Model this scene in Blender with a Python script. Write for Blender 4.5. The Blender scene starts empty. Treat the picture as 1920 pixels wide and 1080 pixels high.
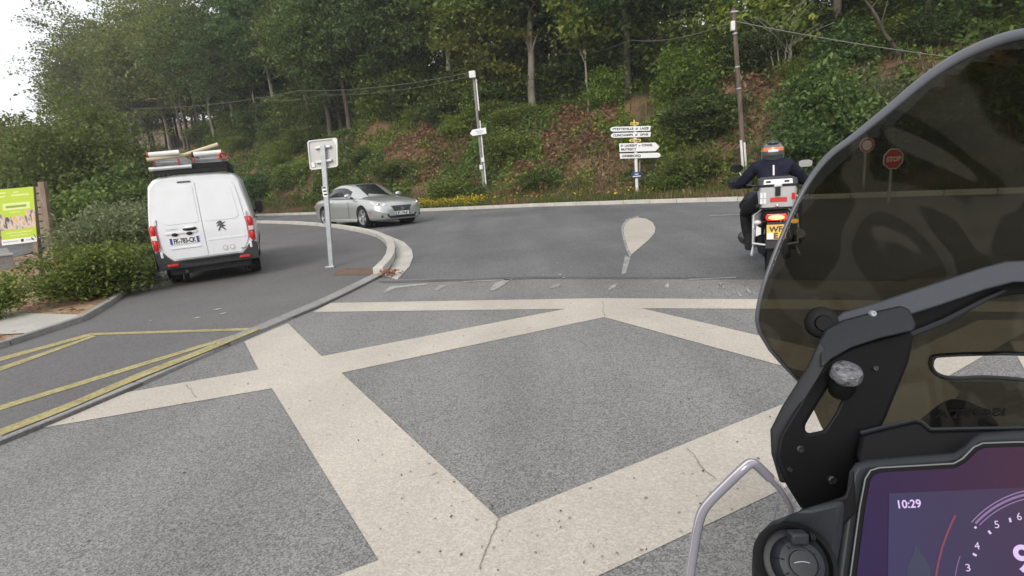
import bpy, bmesh, math, random
import numpy as np
from mathutils import Vector, Matrix
from mathutils.geometry import delaunay_2d_cdt
random.seed(7)
RNG = np.random.default_rng(7)
R = math.radians
scene = bpy.context.scene
COL = scene.collection

# ------------------------------------------------------------------ camera, sky, sun, exposure
PITCH, ROLL, FOC, CAMH = R(12.36), R(4.87), 1000.0, 1.5      # focal length in pixels of a 1920 px wide picture
cF = Vector((0, math.cos(PITCH), -math.sin(PITCH)))
U0 = Vector((0, math.sin(PITCH), math.cos(PITCH)))
cX = Vector((1, 0, 0)) * math.cos(ROLL) - U0 * math.sin(ROLL)
cY = U0 * math.cos(ROLL) + Vector((1, 0, 0)) * math.sin(ROLL)
CAM = Vector((0, 0, CAMH))
cam_d = bpy.data.cameras.new('camera')
cam = bpy.data.objects.new('camera', cam_d)
COL.objects.link(cam)
M = Matrix.Identity(4)
for i in range(3):
    M[i][0], M[i][1], M[i][2], M[i][3] = cX[i], cY[i], -cF[i], CAM[i]
cam.matrix_world = M
cam_d.sensor_width = 36.0
cam_d.lens = 36.0 * FOC / 1920.0
cam_d.clip_start = 0.02
cam_d.clip_end = 1500
scene.camera = cam

SUN_EL, SUN_AZ = R(34), R(203)      # azimuth clockwise from +Y
world = bpy.data.worlds.new('World')
scene.world = world
world.use_nodes = True
wn = world.node_tree
for n in list(wn.nodes):
    wn.nodes.remove(n)
w_out = wn.nodes.new('ShaderNodeOutputWorld')
w_bg = wn.nodes.new('ShaderNodeBackground')
w_sky = wn.nodes.new('ShaderNodeTexSky')
w_sky.sky_type = 'NISHITA'
w_sky.sun_disc = False
w_sky.sun_elevation = SUN_EL
w_sky.sun_rotation = SUN_AZ
w_sky.dust_density = 3.0
w_mix = wn.nodes.new('ShaderNodeMixRGB')           # bright cloud cover in front of the blue
w_mix.inputs[0].default_value = 0.72
w_mix.inputs[2].default_value = (13.2, 13.3, 13.4, 1)
wn.links.new(w_sky.outputs[0], w_mix.inputs[1])
wn.links.new(w_mix.outputs[0], w_bg.inputs[0])
w_bg.inputs[1].default_value = 0.066
wn.links.new(w_bg.outputs[0], w_out.inputs[0])

sun_d = bpy.data.lights.new('sun', 'SUN')
sun_d.energy = 1.5
sun_d.angle = R(28)
sun_d.color = (1.0, 0.955, 0.89)
sun = bpy.data.objects.new('sun', sun_d)
COL.objects.link(sun)
sdir = Vector((math.sin(SUN_AZ) * math.cos(SUN_EL), math.cos(SUN_AZ) * math.cos(SUN_EL), math.sin(SUN_EL)))
sun.rotation_euler = (-sdir).to_track_quat('-Z', 'Y').to_euler()
sun.location = sdir * 60

scene.view_settings.view_transform = 'Standard'
scene.view_settings.look = 'None'
scene.view_settings.exposure = 0.72
scene.view_settings.gamma = 1.0
scene.view_settings.use_curve_mapping = False
scene.render.engine = 'CYCLES'
scene.cycles.transparent_max_bounces = 24
scene.cycles.max_bounces = 6

# ------------------------------------------------------------------ geometry helpers
def ray(px, py):
    return cF * FOC + cX * (px - 960) + cY * (540 - py)
def gp(px, py, z=0.0):                      # where the sight line through a photo point meets the level z
    r = ray(px, py)
    return CAM + r * ((z - CAMH) / r.z)
def aty(px, py, y):                         # ... meets the upright plane at distance y
    r = ray(px, py)
    return CAM + r * (y / r.y)
def near(px, py, d):                        # ... at depth d
    return CAM + ray(px, py) * (d / FOC)
def proj(p):
    d = Vector(p) - CAM
    w = d.dot(cF)
    return 960 + FOC * d.dot(cX) / w, 540 - FOC * d.dot(cY) / w, w

class MB:
    def __init__(s):
        s.v, s.f = [], []
    def add(s, vs, fs):
        o = len(s.v)
        s.v += [tuple(v) for v in vs]
        s.f += [tuple(i + o for i in f) for f in fs]
        return s
    def box(s, c, size, rot=None):
        vs = []
        for x in (-.5, .5):
            for y in (-.5, .5):
                for z in (-.5, .5):
                    p = Vector((x * size[0], y * size[1], z * size[2]))
                    if rot is not None:
                        p = rot @ p
                    vs.append(p + Vector(c))
        return s.add(vs, [(0, 1, 3, 2), (4, 6, 7, 5), (0, 4, 5, 1), (2, 3, 7, 6), (0, 2, 6, 4), (1, 5, 7, 3)])
    def loft(s, rings, closed=True, cap=True):
        n = len(rings[0])
        vs = [p for r in rings for p in r]
        fs = []
        for i in range(len(rings) - 1):
            for j in range(n if closed else n - 1):
                k = (j + 1) % n
                fs.append((i * n + j, i * n + k, (i + 1) * n + k, (i + 1) * n + j))
        if cap and closed:
            fs.append(tuple(range(n - 1, -1, -1)))
            fs.append(tuple((len(rings) - 1) * n + j for j in range(n)))
        return s.add(vs, fs)
    def path(s, pts, r, n=8, closed=False, cap=True):
        pts = [Vector(p) for p in pts]
        m = len(pts)
        rs = r if isinstance(r, (list, tuple)) else [r] * m
        rings, ref = [], None
        for i, p in enumerate(pts):
            if closed:
                t = pts[(i + 1) % m] - pts[i - 1]
            else:
                t = pts[min(i + 1, m - 1)] - pts[max(i - 1, 0)]
            if t.length < 1e-9:
                t = Vector((0, 0, 1))
            t.normalize()
            if ref is None:
                ref = Vector((0, 0, 1)) if abs(t.z) < .9 else Vector((1, 0, 0))
            a = ref - t * ref.dot(t)
            if a.length < 1e-6:
                a = t.orthogonal()
            a.normalize()
            ref = a
            b = t.cross(a)
            rings.append([p + (a * math.cos(k * 2 * math.pi / n) + b * math.sin(k * 2 * math.pi / n)) * rs[i] for k in range(n)])
        if closed:
            rings.append(rings[0])
        return s.loft(rings, True, cap and not closed)
    def tube(s, a, b, r0, r1=None, n=10):
        return s.path([a, b], [r0, r0 if r1 is None else r1], n)
    def prism(s, poly, off):
        off = Vector(off)
        n = len(poly)
        vs = [Vector(p) for p in poly] + [Vector(p) + off for p in poly]
        fs = [tuple(range(n)), tuple(range(2 * n - 1, n - 1, -1))]
        for i in range(n):
            j = (i + 1) % n
            fs.append((j, i, n + i, n + j))
        return s.add(vs, fs)
    def lathe(s, prof, o, ax, n=24, cap=True):
        o, ax = Vector(o), Vector(ax).normalized()
        a = ax.orthogonal().normalized()
        b = ax.cross(a)
        rings = []
        for r, h in prof:
            rings.append([o + ax * h + (a * math.cos(k * 2 * math.pi / n) + b * math.sin(k * 2 * math.pi / n)) * max(r, 1e-4) for k in range(n)])
        return s.loft(rings, True, cap)
    def ball(s, c, r, nu=14, nv=9):
        c = Vector(c)
        rr = r if isinstance(r, (tuple, list)) else (r, r, r)
        rings = []
        for i in range(nv + 1):
            a = math.pi * (i + .001) / (nv + .002) - math.pi / 2
            rings.append([c + Vector((rr[0] * math.cos(a) * math.cos(u * 2 * math.pi / nu), rr[1] * math.cos(a) * math.sin(u * 2 * math.pi / nu), rr[2] * math.sin(a))) for u in range(nu)])
        return s.loft(rings)
    def sheet(s, poly):
        return s.add(poly, [tuple(range(len(poly)))])
    def build(s, name, mat, parent=None, smooth=35, bevel=0.0, seg=2, fix=True, sub=0):
        me = bpy.data.meshes.new(name)
        me.from_pydata(s.v, [], s.f)
        if fix:
            bm = bmesh.new()
            bm.from_mesh(me)
            bmesh.ops.recalc_face_normals(bm, faces=bm.faces[:])
            bm.to_mesh(me)
            bm.free()
        return link(name, me, mat, parent, smooth, bevel, seg, sub)

def link(name, me, mat, parent=None, smooth=35, bevel=0.0, seg=2, sub=0):
    if mat is not None:
        me.materials.append(mat)
    if smooth:
        me.polygons.foreach_set('use_smooth', [True] * len(me.polygons))
        me.set_sharp_from_angle(angle=R(smooth))
    o = bpy.data.objects.new(name, me)
    COL.objects.link(o)
    if parent is not None:
        o.parent = parent
    if sub:
        md = o.modifiers.new('sub', 'SUBSURF')
        md.levels = md.render_levels = sub
    if bevel:
        md = o.modifiers.new('bev', 'BEVEL')
        md.width = bevel
        md.segments = seg
        md.limit_method = 'ANGLE'
        md.angle_limit = R(40)
    return o

def np_mesh(name, verts, nper, mat, parent=None):
    """verts (n*nper,3): n separate faces of nper corners."""
    verts = np.asarray(verts, np.float32)
    n = len(verts) // nper
    me = bpy.data.meshes.new(name)
    me.vertices.add(n * nper)
    me.vertices.foreach_set('co', verts.ravel())
    me.loops.add(n * nper)
    me.loops.foreach_set('vertex_index', np.arange(n * nper, dtype=np.int32))
    me.polygons.add(n)
    me.polygons.foreach_set('loop_start', np.arange(0, n * nper, nper, dtype=np.int32))
    me.update(calc_edges=True)
    return link(name, me, mat, parent, smooth=0)

def tag(o, label=None, cat=None, group=None, kind=None):
    if label: o['label'] = label
    if cat: o['category'] = cat
    if group: o['group'] = group
    if kind: o['kind'] = kind
    return o
def thing(name, loc, label, cat, rz=0.0, group=None, scale=1.0, rot=None):
    o = bpy.data.objects.new(name, None)
    o.empty_display_size = .2
    COL.objects.link(o)
    o.location = loc
    o.rotation_euler = rot if rot else (0, 0, rz)
    o.scale = scale if isinstance(scale, tuple) else (scale,) * 3
    return tag(o, label, cat, group)
def struct(o):
    o['kind'] = 'structure'
    return o
def dup(root, loc, rz=0.0, scale=1.0, label=None, group=None, tilt=(0, 0)):
    r = root.copy()
    COL.objects.link(r)
    r.location = loc
    r.rotation_euler = (tilt[0], tilt[1], rz)
    r.scale = (scale,) * 3 if not isinstance(scale, tuple) else scale
    if label: r['label'] = label
    if group: r['group'] = group
    elif 'group' in r and group == '': del r['group']
    for ch in list(root.children):
        c = ch.copy()
        COL.objects.link(c)
        c.parent = r
        for g in list(ch.children):
            d = g.copy()
            COL.objects.link(d)
            d.parent = c
    return r
def text(body, size, o, ex, ey, mat, parent, name='lettering', align='LEFT', depth=.002, width=None, bold=0.0):
    """flat lettering with its baseline origin at o, running along ex, up along ey."""
    cu = bpy.data.curves.new('t', 'FONT')
    cu.body = body
    cu.size = size
    cu.align_x = align
    cu.offset = bold
    t = bpy.data.objects.new('t', cu)
    COL.objects.link(t)
    bpy.context.view_layer.update()
    dg = bpy.context.evaluated_depsgraph_get()
    me = bpy.data.meshes.new_from_object(t.evaluated_get(dg))
    bpy.data.objects.remove(t)
    ex, ey = Vector(ex).normalized(), Vector(ey)
    ey = (ey - ex * ey.dot(ex)).normalized()
    ez = ex.cross(ey)
    if width:
        xs = [v.co.x for v in me.vertices]
        k = width / max(1e-6, max(xs) - min(xs))
        for v in me.vertices: v.co.x *= k
    for v in me.vertices:
        v.co = Vector(o) + ex * v.co.x + ey * v.co.y + ez * (v.co.z + depth)
    me.name = name
    me.materials.clear()
    return link(name, me, mat, parent, smooth=0)
def to_mesh(o, name=None):
    """bake an object's modifiers into a plain mesh"""
    bpy.context.view_layer.update()
    dg = bpy.context.evaluated_depsgraph_get()
    me = bpy.data.meshes.new_from_object(o.evaluated_get(dg))
    o.modifiers.clear()
    o.data = me
    return o
def cut(o, cutter):
    md = o.modifiers.new('cut', 'BOOLEAN')
    md.operation = 'DIFFERENCE'
    md.solver = 'EXACT'
    md.object = cutter
    to_mesh(o)
    bpy.data.objects.remove(cutter)
    o.data.polygons.foreach_set('use_smooth', [True] * len(o.data.polygons))
    o.data.set_sharp_from_angle(angle=R(35))
    return o
def rrect(x0, x1, z0, z1, r, n=5):
    """rounded rectangle outline (2-D); r one radius or four (bl, br, tr, tl)"""
    rs = r if isinstance(r, (tuple, list)) else (r,) * 4
    out = []
    for (cx, cz, a0, q) in ((x0, z0, 180, rs[0]), (x1, z0, 270, rs[1]), (x1, z1, 0, rs[2]), (x0, z1, 90, rs[3])):
        sx = 1 if cx == x0 else -1
        sz = 1 if cz == z0 else -1
        for k in range(n + 1):
            a = R(a0 + 90 * k / n)
            out.append((cx + sx * q + q * math.cos(a), cz + sz * q + q * math.sin(a)))
    return out

# ------------------------------------------------------------------ materials
def new_mat(name):
    m = bpy.data.materials.new(name)
    m.use_nodes = True
    nt = m.node_tree
    return m, nt, nt.nodes['Principled BSDF']
def N(nt, t, **kw):
    n = nt.nodes.new(t)
    for k, v in kw.items():
        setattr(n, k, v)
    return n
def pm(name, col, rough=.5, metal=0.0, spec=.5, coat=0.0, noise=0.0, nscale=8.0, bump=0.0, emit=None, estr=1.0, bscale=None):
    m, nt, p = new_mat(name)
    p.inputs['Base Color'].default_value = (*col, 1)
    p.inputs['Roughness'].default_value = rough
    p.inputs['Metallic'].default_value = metal
    p.inputs['Specular IOR Level'].default_value = spec
    p.inputs['Coat Weight'].default_value = coat
    p.inputs['Coat Roughness'].default_value = .08
    if noise or bump:
        tc = N(nt, 'ShaderNodeTexCoord')
        nz = N(nt, 'ShaderNodeTexNoise')
        nz.inputs['Scale'].default_value = nscale
        nz.inputs['Detail'].default_value = 6
        nt.links.new(tc.outputs['Object'], nz.inputs['Vector'])
        if noise:
            mr = N(nt, 'ShaderNodeMapRange')
            mr.inputs[1].default_value, mr.inputs[2].default_value = .3, .7
            mr.inputs[3].default_value, mr.inputs[4].default_value = 1 - noise, 1 + noise
            nt.links.new(nz.outputs[0], mr.inputs[0])
            mx = N(nt, 'ShaderNodeMixRGB', blend_type='MULTIPLY')
            mx.inputs[0].default_value = 1
            mx.inputs[1].default_value = (*col, 1)
            nt.links.new(mr.outputs[0], mx.inputs[2])
            nt.links.new(mx.outputs[0], p.inputs['Base Color'])
        if bump:
            nb = nz
            if bscale:
                nb = N(nt, 'ShaderNodeTexNoise')
                nb.inputs['Scale'].default_value = bscale
                nt.links.new(tc.outputs['Object'], nb.inputs['Vector'])
            bp = N(nt, 'ShaderNodeBump')
            bp.inputs['Strength'].default_value = bump
            bp.inputs['Distance'].default_value = .01
            nt.links.new(nb.outputs[0], bp.inputs['Height'])
            nt.links.new(bp.outputs[0], p.inputs['Normal'])
    if emit:
        p.inputs['Emission Color'].default_value = (*emit, 1)
        p.inputs['Emission Strength'].default_value = estr
    return m

def ramp(nt, stops):
    r = N(nt, 'ShaderNodeValToRGB')
    el = r.color_ramp.elements
    while len(el) > len(stops): el.remove(el[-1])
    while len(el) < len(stops): el.new(.5)
    for e, (p, c) in zip(el, stops):
        e.position = p
        e.color = (*c, 1)
    return r

def ground_mat(name, cols, chip=60.0, chipamt=.35, patch=.25, pscale=.5, bump=.5, stain=0.0, rough=.85, cracks=0.0, specks=0.0, track=0.0):
    """granular surface: a mean colour, stone chips of varied lightness, broad blotches, stains"""
    m, nt, p = new_mat(name)
    L = nt.links.new
    tc = N(nt, 'ShaderNodeTexCoord')
    vo = N(nt, 'ShaderNodeTexVoronoi')
    vo.inputs['Scale'].default_value = chip
    L(tc.outputs['Object'], vo.inputs['Vector'])
    rgb = N(nt, 'ShaderNodeSeparateColor')
    L(vo.outputs['Color'], rgb.inputs[0])
    n1 = N(nt, 'ShaderNodeTexNoise'); n1.inputs['Scale'].default_value = chip * .35; n1.inputs['Detail'].default_value = 8; n1.inputs['Roughness'].default_value = .75
    L(tc.outputs['Object'], n1.inputs['Vector'])
    ad = N(nt, 'ShaderNodeMath', operation='ADD'); L(rgb.outputs[0], ad.inputs[0]); L(n1.outputs[0], ad.inputs[1])
    mr = N(nt, 'ShaderNodeMapRange'); mr.inputs[1].default_value, mr.inputs[2].default_value = .35, 1.65
    mr.inputs[3].default_value, mr.inputs[4].default_value = 1 - chipamt, 1 + chipamt
    L(ad.outputs[0], mr.inputs[0])
    n2 = N(nt, 'ShaderNodeTexNoise'); n2.inputs['Scale'].default_value = pscale; n2.inputs['Detail'].default_value = 5; n2.inputs['Roughness'].default_value = .62
    L(tc.outputs['Object'], n2.inputs['Vector'])
    rp = ramp(nt, [(.32, cols[0]), (.68, cols[1])])
    L(n2.outputs[0], rp.inputs[0])
    mx = N(nt, 'ShaderNodeMixRGB', blend_type='MULTIPLY'); mx.inputs[0].default_value = 1
    L(rp.outputs[0], mx.inputs[1]); L(mr.outputs[0], mx.inputs[2])
    out = mx
    if stain:
        n3 = N(nt, 'ShaderNodeTexNoise'); n3.inputs['Scale'].default_value = 3.2; n3.inputs['Detail'].default_value = 9; n3.inputs['Roughness'].default_value = .7
        L(tc.outputs['Object'], n3.inputs['Vector'])
        r3 = ramp(nt, [(.62, (1, 1, 1)), (.74, (1 - stain,) * 3)])
        L(n3.outputs[0], r3.inputs[0])
        m3 = N(nt, 'ShaderNodeMixRGB', blend_type='MULTIPLY'); m3.inputs[0].default_value = 1
        L(out.outputs[0], m3.inputs[1]); L(r3.outputs[0], m3.inputs[2])
        out = m3
    if cracks:
        vc = N(nt, 'ShaderNodeTexVoronoi', feature='DISTANCE_TO_EDGE'); vc.inputs['Scale'].default_value = .55
        nn = N(nt, 'ShaderNodeTexNoise'); nn.inputs['Scale'].default_value = 2.5; nn.inputs['Detail'].default_value = 6
        L(tc.outputs['Object'], nn.inputs['Vector'])
        mv = N(nt, 'ShaderNodeMixRGB'); mv.inputs[0].default_value = .35
        L(tc.outputs['Object'], mv.inputs[1]); L(nn.outputs['Color'], mv.inputs[2]); L(mv.outputs[0], vc.inputs['Vector'])
        rc = ramp(nt, [(0, (1 - cracks,) * 3), (.008, (1, 1, 1))])
        L(vc.outputs['Distance'], rc.inputs[0])
        m4 = N(nt, 'ShaderNodeMixRGB', blend_type='MULTIPLY'); m4.inputs[0].default_value = 1
        L(out.outputs[0], m4.inputs[1]); L(rc.outputs[0], m4.inputs[2])
        out = m4
    if track:                                  # lanes polished or darkened along the direction of travel
        mp_ = N(nt, 'ShaderNodeMapping'); mp_.inputs['Scale'].default_value = (1.1, .16, 1); mp_.inputs['Rotation'].default_value = (0, 0, .25)
        nk = N(nt, 'ShaderNodeTexNoise'); nk.inputs['Scale'].default_value = 1.0; nk.inputs['Detail'].default_value = 4
        L(tc.outputs['Object'], mp_.inputs[0]); L(mp_.outputs[0], nk.inputs['Vector'])
        rk_ = ramp(nt, [(.36, (1 - track,) * 3), (.62, (1 + track * .4,) * 3)])
        L(nk.outputs[0], rk_.inputs[0])
        m6 = N(nt, 'ShaderNodeMixRGB', blend_type='MULTIPLY'); m6.inputs[0].default_value = 1
        L(out.outputs[0], m6.inputs[1]); L(rk_.outputs[0], m6.inputs[2])
        out = m6
    if specks:
        vs_ = N(nt, 'ShaderNodeTexVoronoi'); vs_.inputs['Scale'].default_value = 5.5
        nn = N(nt, 'ShaderNodeTexNoise'); nn.inputs['Scale'].default_value = 30
        L(tc.outputs['Object'], nn.inputs['Vector'])
        mv = N(nt, 'ShaderNodeMixRGB'); mv.inputs[0].default_value = .03
        L(tc.outputs['Object'], mv.inputs[1]); L(nn.outputs['Color'], mv.inputs[2]); L(mv.outputs[0], vs_.inputs['Vector'])
        rs_ = ramp(nt, [(.035, (1 - specks,) * 3), (.07, (1, 1, 1))])
        L(vs_.outputs['Distance'], rs_.inputs[0])
        m5 = N(nt, 'ShaderNodeMixRGB', blend_type='MULTIPLY'); m5.inputs[0].default_value = 1
        L(out.outputs[0], m5.inputs[1]); L(rs_.outputs[0], m5.inputs[2])
        out = m5
    L(out.outputs[0], p.inputs['Base Color'])
    p.inputs['Roughness'].default_value = rough
    p.inputs['Specular IOR Level'].default_value = .25
    bp = N(nt, 'ShaderNodeBump'); bp.inputs['Strength'].default_value = bump; bp.inputs['Distance'].default_value = .006
    L(ad.outputs[0], bp.inputs['Height']); L(bp.outputs[0], p.inputs['Normal'])
    return m

def leaf_mat(name, stops, trans=.42, objvar=.35, spec=.25):
    m, nt, p = new_mat(name)
    L = nt.links.new
    ge = N(nt, 'ShaderNodeNewGeometry')
    rp = ramp(nt, stops)
    L(ge.outputs['Random Per Island'], rp.inputs[0])
    oi = N(nt, 'ShaderNodeObjectInfo')
    mr = N(nt, 'ShaderNodeMapRange'); mr.inputs[3].default_value, mr.inputs[4].default_value = 1 - objvar, 1 + objvar
    L(oi.outputs['Random'], mr.inputs[0])
    mx = N(nt, 'ShaderNodeMixRGB', blend_type='MULTIPLY'); mx.inputs[0].default_value = 1
    L(rp.outputs[0], mx.inputs[1]); L(mr.outputs[0], mx.inputs[2])
    hs = N(nt, 'ShaderNodeHueSaturation')
    m2 = N(nt, 'ShaderNodeMath', operation='MULTIPLY_ADD'); m2.inputs[1].default_value = .03; m2.inputs[2].default_value = .474
    fr = N(nt, 'ShaderNodeMath', operation='FRACT'); m5 = N(nt, 'ShaderNodeMath', operation='MULTIPLY'); m5.inputs[1].default_value = 7.3
    L(oi.outputs['Random'], m5.inputs[0]); L(m5.outputs[0], fr.inputs[0]); L(fr.outputs[0], m2.inputs[0]); L(m2.outputs[0], hs.inputs['Hue'])
    L(mx.outputs[0], hs.inputs['Color'])
    L(hs.outputs[0], p.inputs['Base Color'])
    p.inputs['Roughness'].default_value = .55
    p.inputs['Specular IOR Level'].default_value = spec
    tr = N(nt, 'ShaderNodeBsdfTranslucent')
    L(hs.outputs[0], tr.inputs[0])
    ms = N(nt, 'ShaderNodeMixShader'); ms.inputs[0].default_value = trans
    L(p.outputs[0], ms.inputs[1]); L(tr.outputs[0], ms.inputs[2])
    L(ms.outputs[0], nt.nodes['Material Output'].inputs[0])
    return m

def bark_mat(name, c1, c2, sc=5.0):
    m, nt, p = new_mat(name)
    L = nt.links.new
    tc = N(nt, 'ShaderNodeTexCoord')
    mp = N(nt, 'ShaderNodeMapping'); mp.inputs['Scale'].default_value = (1, 1, .22)
    L(tc.outputs['Object'], mp.inputs[0])
    nz = N(nt, 'ShaderNodeTexNoise'); nz.inputs['Scale'].default_value = sc; nz.inputs['Detail'].default_value = 8; nz.inputs['Roughness'].default_value = .7
    L(mp.outputs[0], nz.inputs['Vector'])
    rp = ramp(nt, [(.35, c1), (.65, c2)]); L(nz.outputs[0], rp.inputs[0]); L(rp.outputs[0], p.inputs['Base Color'])
    bp = N(nt, 'ShaderNodeBump'); bp.inputs['Strength'].default_value = .7; bp.inputs['Distance'].default_value = .03
    L(nz.outputs[0], bp.inputs['Height']); L(bp.outputs[0], p.inputs['Normal'])
    p.inputs['Roughness'].default_value = .9
    p.inputs['Specular IOR Level'].default_value = .2
    return m

def clear_mat(name, tint, spec=.06, rough=.03, gcol=(1, 1, 1)):
    """thin sheet: light passes straight through with a tint, a little gloss on top"""
    m, nt, p = new_mat(name)
    L = nt.links.new
    nt.nodes.remove(p)
    t = N(nt, 'ShaderNodeBsdfTransparent'); t.inputs[0].default_value = (*tint, 1)
    g = N(nt, 'ShaderNodeBsdfGlossy'); g.inputs['Roughness'].default_value = rough; g.inputs[0].default_value = (*gcol, 1)
    ms = N(nt, 'ShaderNodeMixShader'); ms.inputs[0].default_value = spec; L(t.outputs[0], ms.inputs[1]); L(g.outputs[0], ms.inputs[2])
    L(ms.outputs[0], nt.nodes['Material Output'].inputs[0])
    return m

MT = {}
MT['side_asphalt'] = ground_mat('pale chip asphalt', ((.205, .204, .200), (.262, .260, .254)), chip=150, chipamt=.60, pscale=.35, bump=1.0, stain=.14, specks=.35, track=.14)
MT['main_asphalt'] = ground_mat('dark asphalt', ((.115, .116, .119), (.175, .176, .178)), chip=70, chipamt=.38, pscale=.22, bump=.5, stain=.16, track=.12)
MT['layby_asphalt'] = ground_mat('layby asphalt', ((.118, .113, .114), (.150, .144, .144)), chip=90, chipamt=.28, pscale=.5, bump=.4, stain=.15)
MT['paint'] = ground_mat('road paint', ((.465, .42, .367), (.545, .495, .432)), chip=120, chipamt=.18, pscale=.9, bump=.9, stain=.26, rough=.75, specks=.55, track=.10)
MT['yellow_paint'] = ground_mat('yellow paint', ((.29, .25, .12), (.38, .33, .16)), chip=50, chipamt=.3, pscale=3.5, bump=.3, stain=.55)
MT['scuff'] = ground_mat('pale scuff', ((.20, .20, .20), (.34, .34, .33)), chip=60, chipamt=.4, pscale=3, bump=.3, stain=.4)
MT['tar'] = ground_mat('tar seam', ((.075, .075, .077), (.125, .125, .127)), chip=70, chipamt=.4, pscale=1.2, bump=.3)
MT['concrete'] = ground_mat('concrete', ((.36, .345, .31), (.46, .44, .40)), chip=70, chipamt=.18, pscale=1.2, bump=.4, stain=.25)
MT['kerb'] = ground_mat('kerb concrete', ((.40, .385, .345), (.52, .50, .455)), chip=70, chipamt=.16, pscale=1.5, bump=.4, stain=.3)
MT['kerb_grey'] = ground_mat('grey kerb concrete', ((.21, .21, .205), (.30, .295, .28)), chip=70, chipamt=.2, pscale=1.6, bump=.4, stain=.25)
MT['mulch'] = ground_mat('wood mulch', ((.21, .13, .08), (.36, .25, .16)), chip=22, chipamt=.55, pscale=2.5, bump=1.0, stain=.4)
MT['rust'] = ground_mat('rusty iron', ((.13, .085, .065), (.18, .12, .09)), chip=60, chipamt=.3, pscale=4, bump=.5)
MT['leaf'] = [
    leaf_mat('oak leaves', [(0, (0.055, 0.091, 0.023)), (.5, (0.099, 0.158, 0.037)), (1, (0.172, 0.235, 0.060))]),
    leaf_mat('dark leaves', [(0, (0.041, 0.081, 0.026)), (.5, (0.078, 0.139, 0.043)), (1, (0.134, 0.198, 0.064))]),
    leaf_mat('yellowing leaves', [(0, (0.089, 0.121, 0.025)), (.6, (0.156, 0.200, 0.043)), (1, (0.245, 0.251, 0.057))]),
    leaf_mat('mixed leaves', [(0, (0.061, 0.100, 0.025)), (.6, (0.116, 0.170, 0.045)), (1, (0.217, 0.206, 0.062))]),
]
MT['bush'] = leaf_mat('bush leaves', [(0, (0.064, 0.108, 0.024)), (.55, (0.127, 0.193, 0.041)), (1, (0.227, 0.293, 0.071))])
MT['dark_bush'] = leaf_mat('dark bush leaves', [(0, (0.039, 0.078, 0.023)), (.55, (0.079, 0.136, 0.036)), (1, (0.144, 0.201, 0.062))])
MT['yellow_bush'] = leaf_mat('light bush leaves', [(0, (0.085, 0.146, 0.026)), (.55, (0.140, 0.224, 0.037)), (1, (0.238, 0.293, 0.062))])
MT['rusty'] = leaf_mat('rusty autumn leaves', [(0, (0.084, 0.070, 0.022)), (.5, (0.164, 0.131, 0.042)), (1, (0.274, 0.201, 0.071))])
MT['hedge'] = leaf_mat('hedge tree leaves', [(0, (0.061, 0.106, 0.025)), (.55, (0.116, 0.172, 0.043)), (1, (0.187, 0.237, 0.071))], objvar=.15)
MT['fern'] = leaf_mat('dead bracken', [(0, (.15, .082, .040)), (.5, (.265, .165, .085)), (1, (.40, .28, .16))], objvar=.1)
MT['dry'] = leaf_mat('dry grass', [(0, (.16, .11, .055)), (.5, (.26, .19, .10)), (1, (.36, .28, .16))], objvar=.1)
MT['grass'] = leaf_mat('green grass', [(0, (.055, .085, .02)), (.5, (.10, .135, .035)), (1, (.20, .19, .07))], objvar=.05)
MT['flower'] = leaf_mat('yellow petals', [(0, (.35, .27, .02)), (.6, (.55, .45, .03)), (1, (.65, .56, .08))], objvar=.05)
MT['sage'] = leaf_mat('silvery leaves', [(0, (.085, .115, .05)), (.5, (.155, .19, .09)), (1, (.25, .275, .15))], objvar=.1)
MT['brownleaf'] = leaf_mat('fallen leaves', [(0, (.22, .11, .05)), (.5, (.36, .20, .10)), (1, (.50, .32, .19))], objvar=.05)
MT['bark'] = bark_mat('bark', (.045, .038, .030), (.12, .10, .08))
MT['grey_bark'] = bark_mat('grey bark', (.12, .105, .085), (.24, .21, .17), 4)
MT['pale_bark'] = bark_mat('pale bark', (.17, .155, .13), (.30, .28, .24), 6)
MT['pole_wood'] = bark_mat('pole wood', (.075, .055, .045), (.17, .13, .105), 9)
MT['old_wood'] = bark_mat('weathered wood', (.17, .13, .10), (.30, .24, .19), 10)
MT['van_white'] = pm('white van paint', (.66, .67, .69), .28, spec=.5, coat=.5, noise=.03, nscale=3)
MT['silver'] = pm('silver car paint', (.50, .51, .50), .30, metal=.65, coat=.7)
MT['black_plastic'] = pm('black plastic', (.012, .012, .013), .55, spec=.3, noise=.25, nscale=60, bump=.05)
MT['grey_plastic'] = pm('grey bumper plastic', (.042, .043, .046), .6, noise=.15, nscale=12)
MT['rubber'] = pm('tyre rubber', (.012, .012, .013), .8, spec=.25, noise=.3, nscale=15)
MT['alu'] = pm('aluminium', (.60, .61, .62), .4, metal=.55, noise=.08, nscale=10)
MT['alloy'] = pm('alloy wheel', (.52, .53, .54), .3, metal=.8)
MT['galv'] = pm('galvanised steel', (.42, .445, .46), .45, metal=.55, noise=.12, nscale=14)
MT['sign_back'] = pm('sign back', (.46, .455, .445), .45, metal=.25, noise=.07, nscale=5)
MT['sign_white'] = pm('white sign face', (.74, .75, .76), .4)
MT['sign_yellow'] = pm('yellow plaque', (.72, .52, .12), .4)
MT['sign_black'] = pm('black lettering', (.02, .02, .025), .5)
MT['sign_blue'] = pm('blue plaque', (.022, .038, .14), .4)
MT['conduit'] = pm('white conduit', (.66, .66, .65), .5, noise=.1, nscale=6)
MT['red_lens'] = pm('red lens', (.50, .012, .016), .18, coat=.6)
MT['clear_lens'] = pm('clear lens', (.62, .58, .58), .2, coat=.5)
MT['dark_glass'] = pm('dark car glass', (.012, .014, .016), .06, spec=.6)
MT['chrome'] = pm('chrome', (.66, .67, .68), .14, metal=1)
MT['dark_chrome'] = pm('dark chrome', (.10, .10, .11), .25, metal=.8)
MT['plate_white'] = pm('white number plate', (.68, .69, .70), .4)
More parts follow.
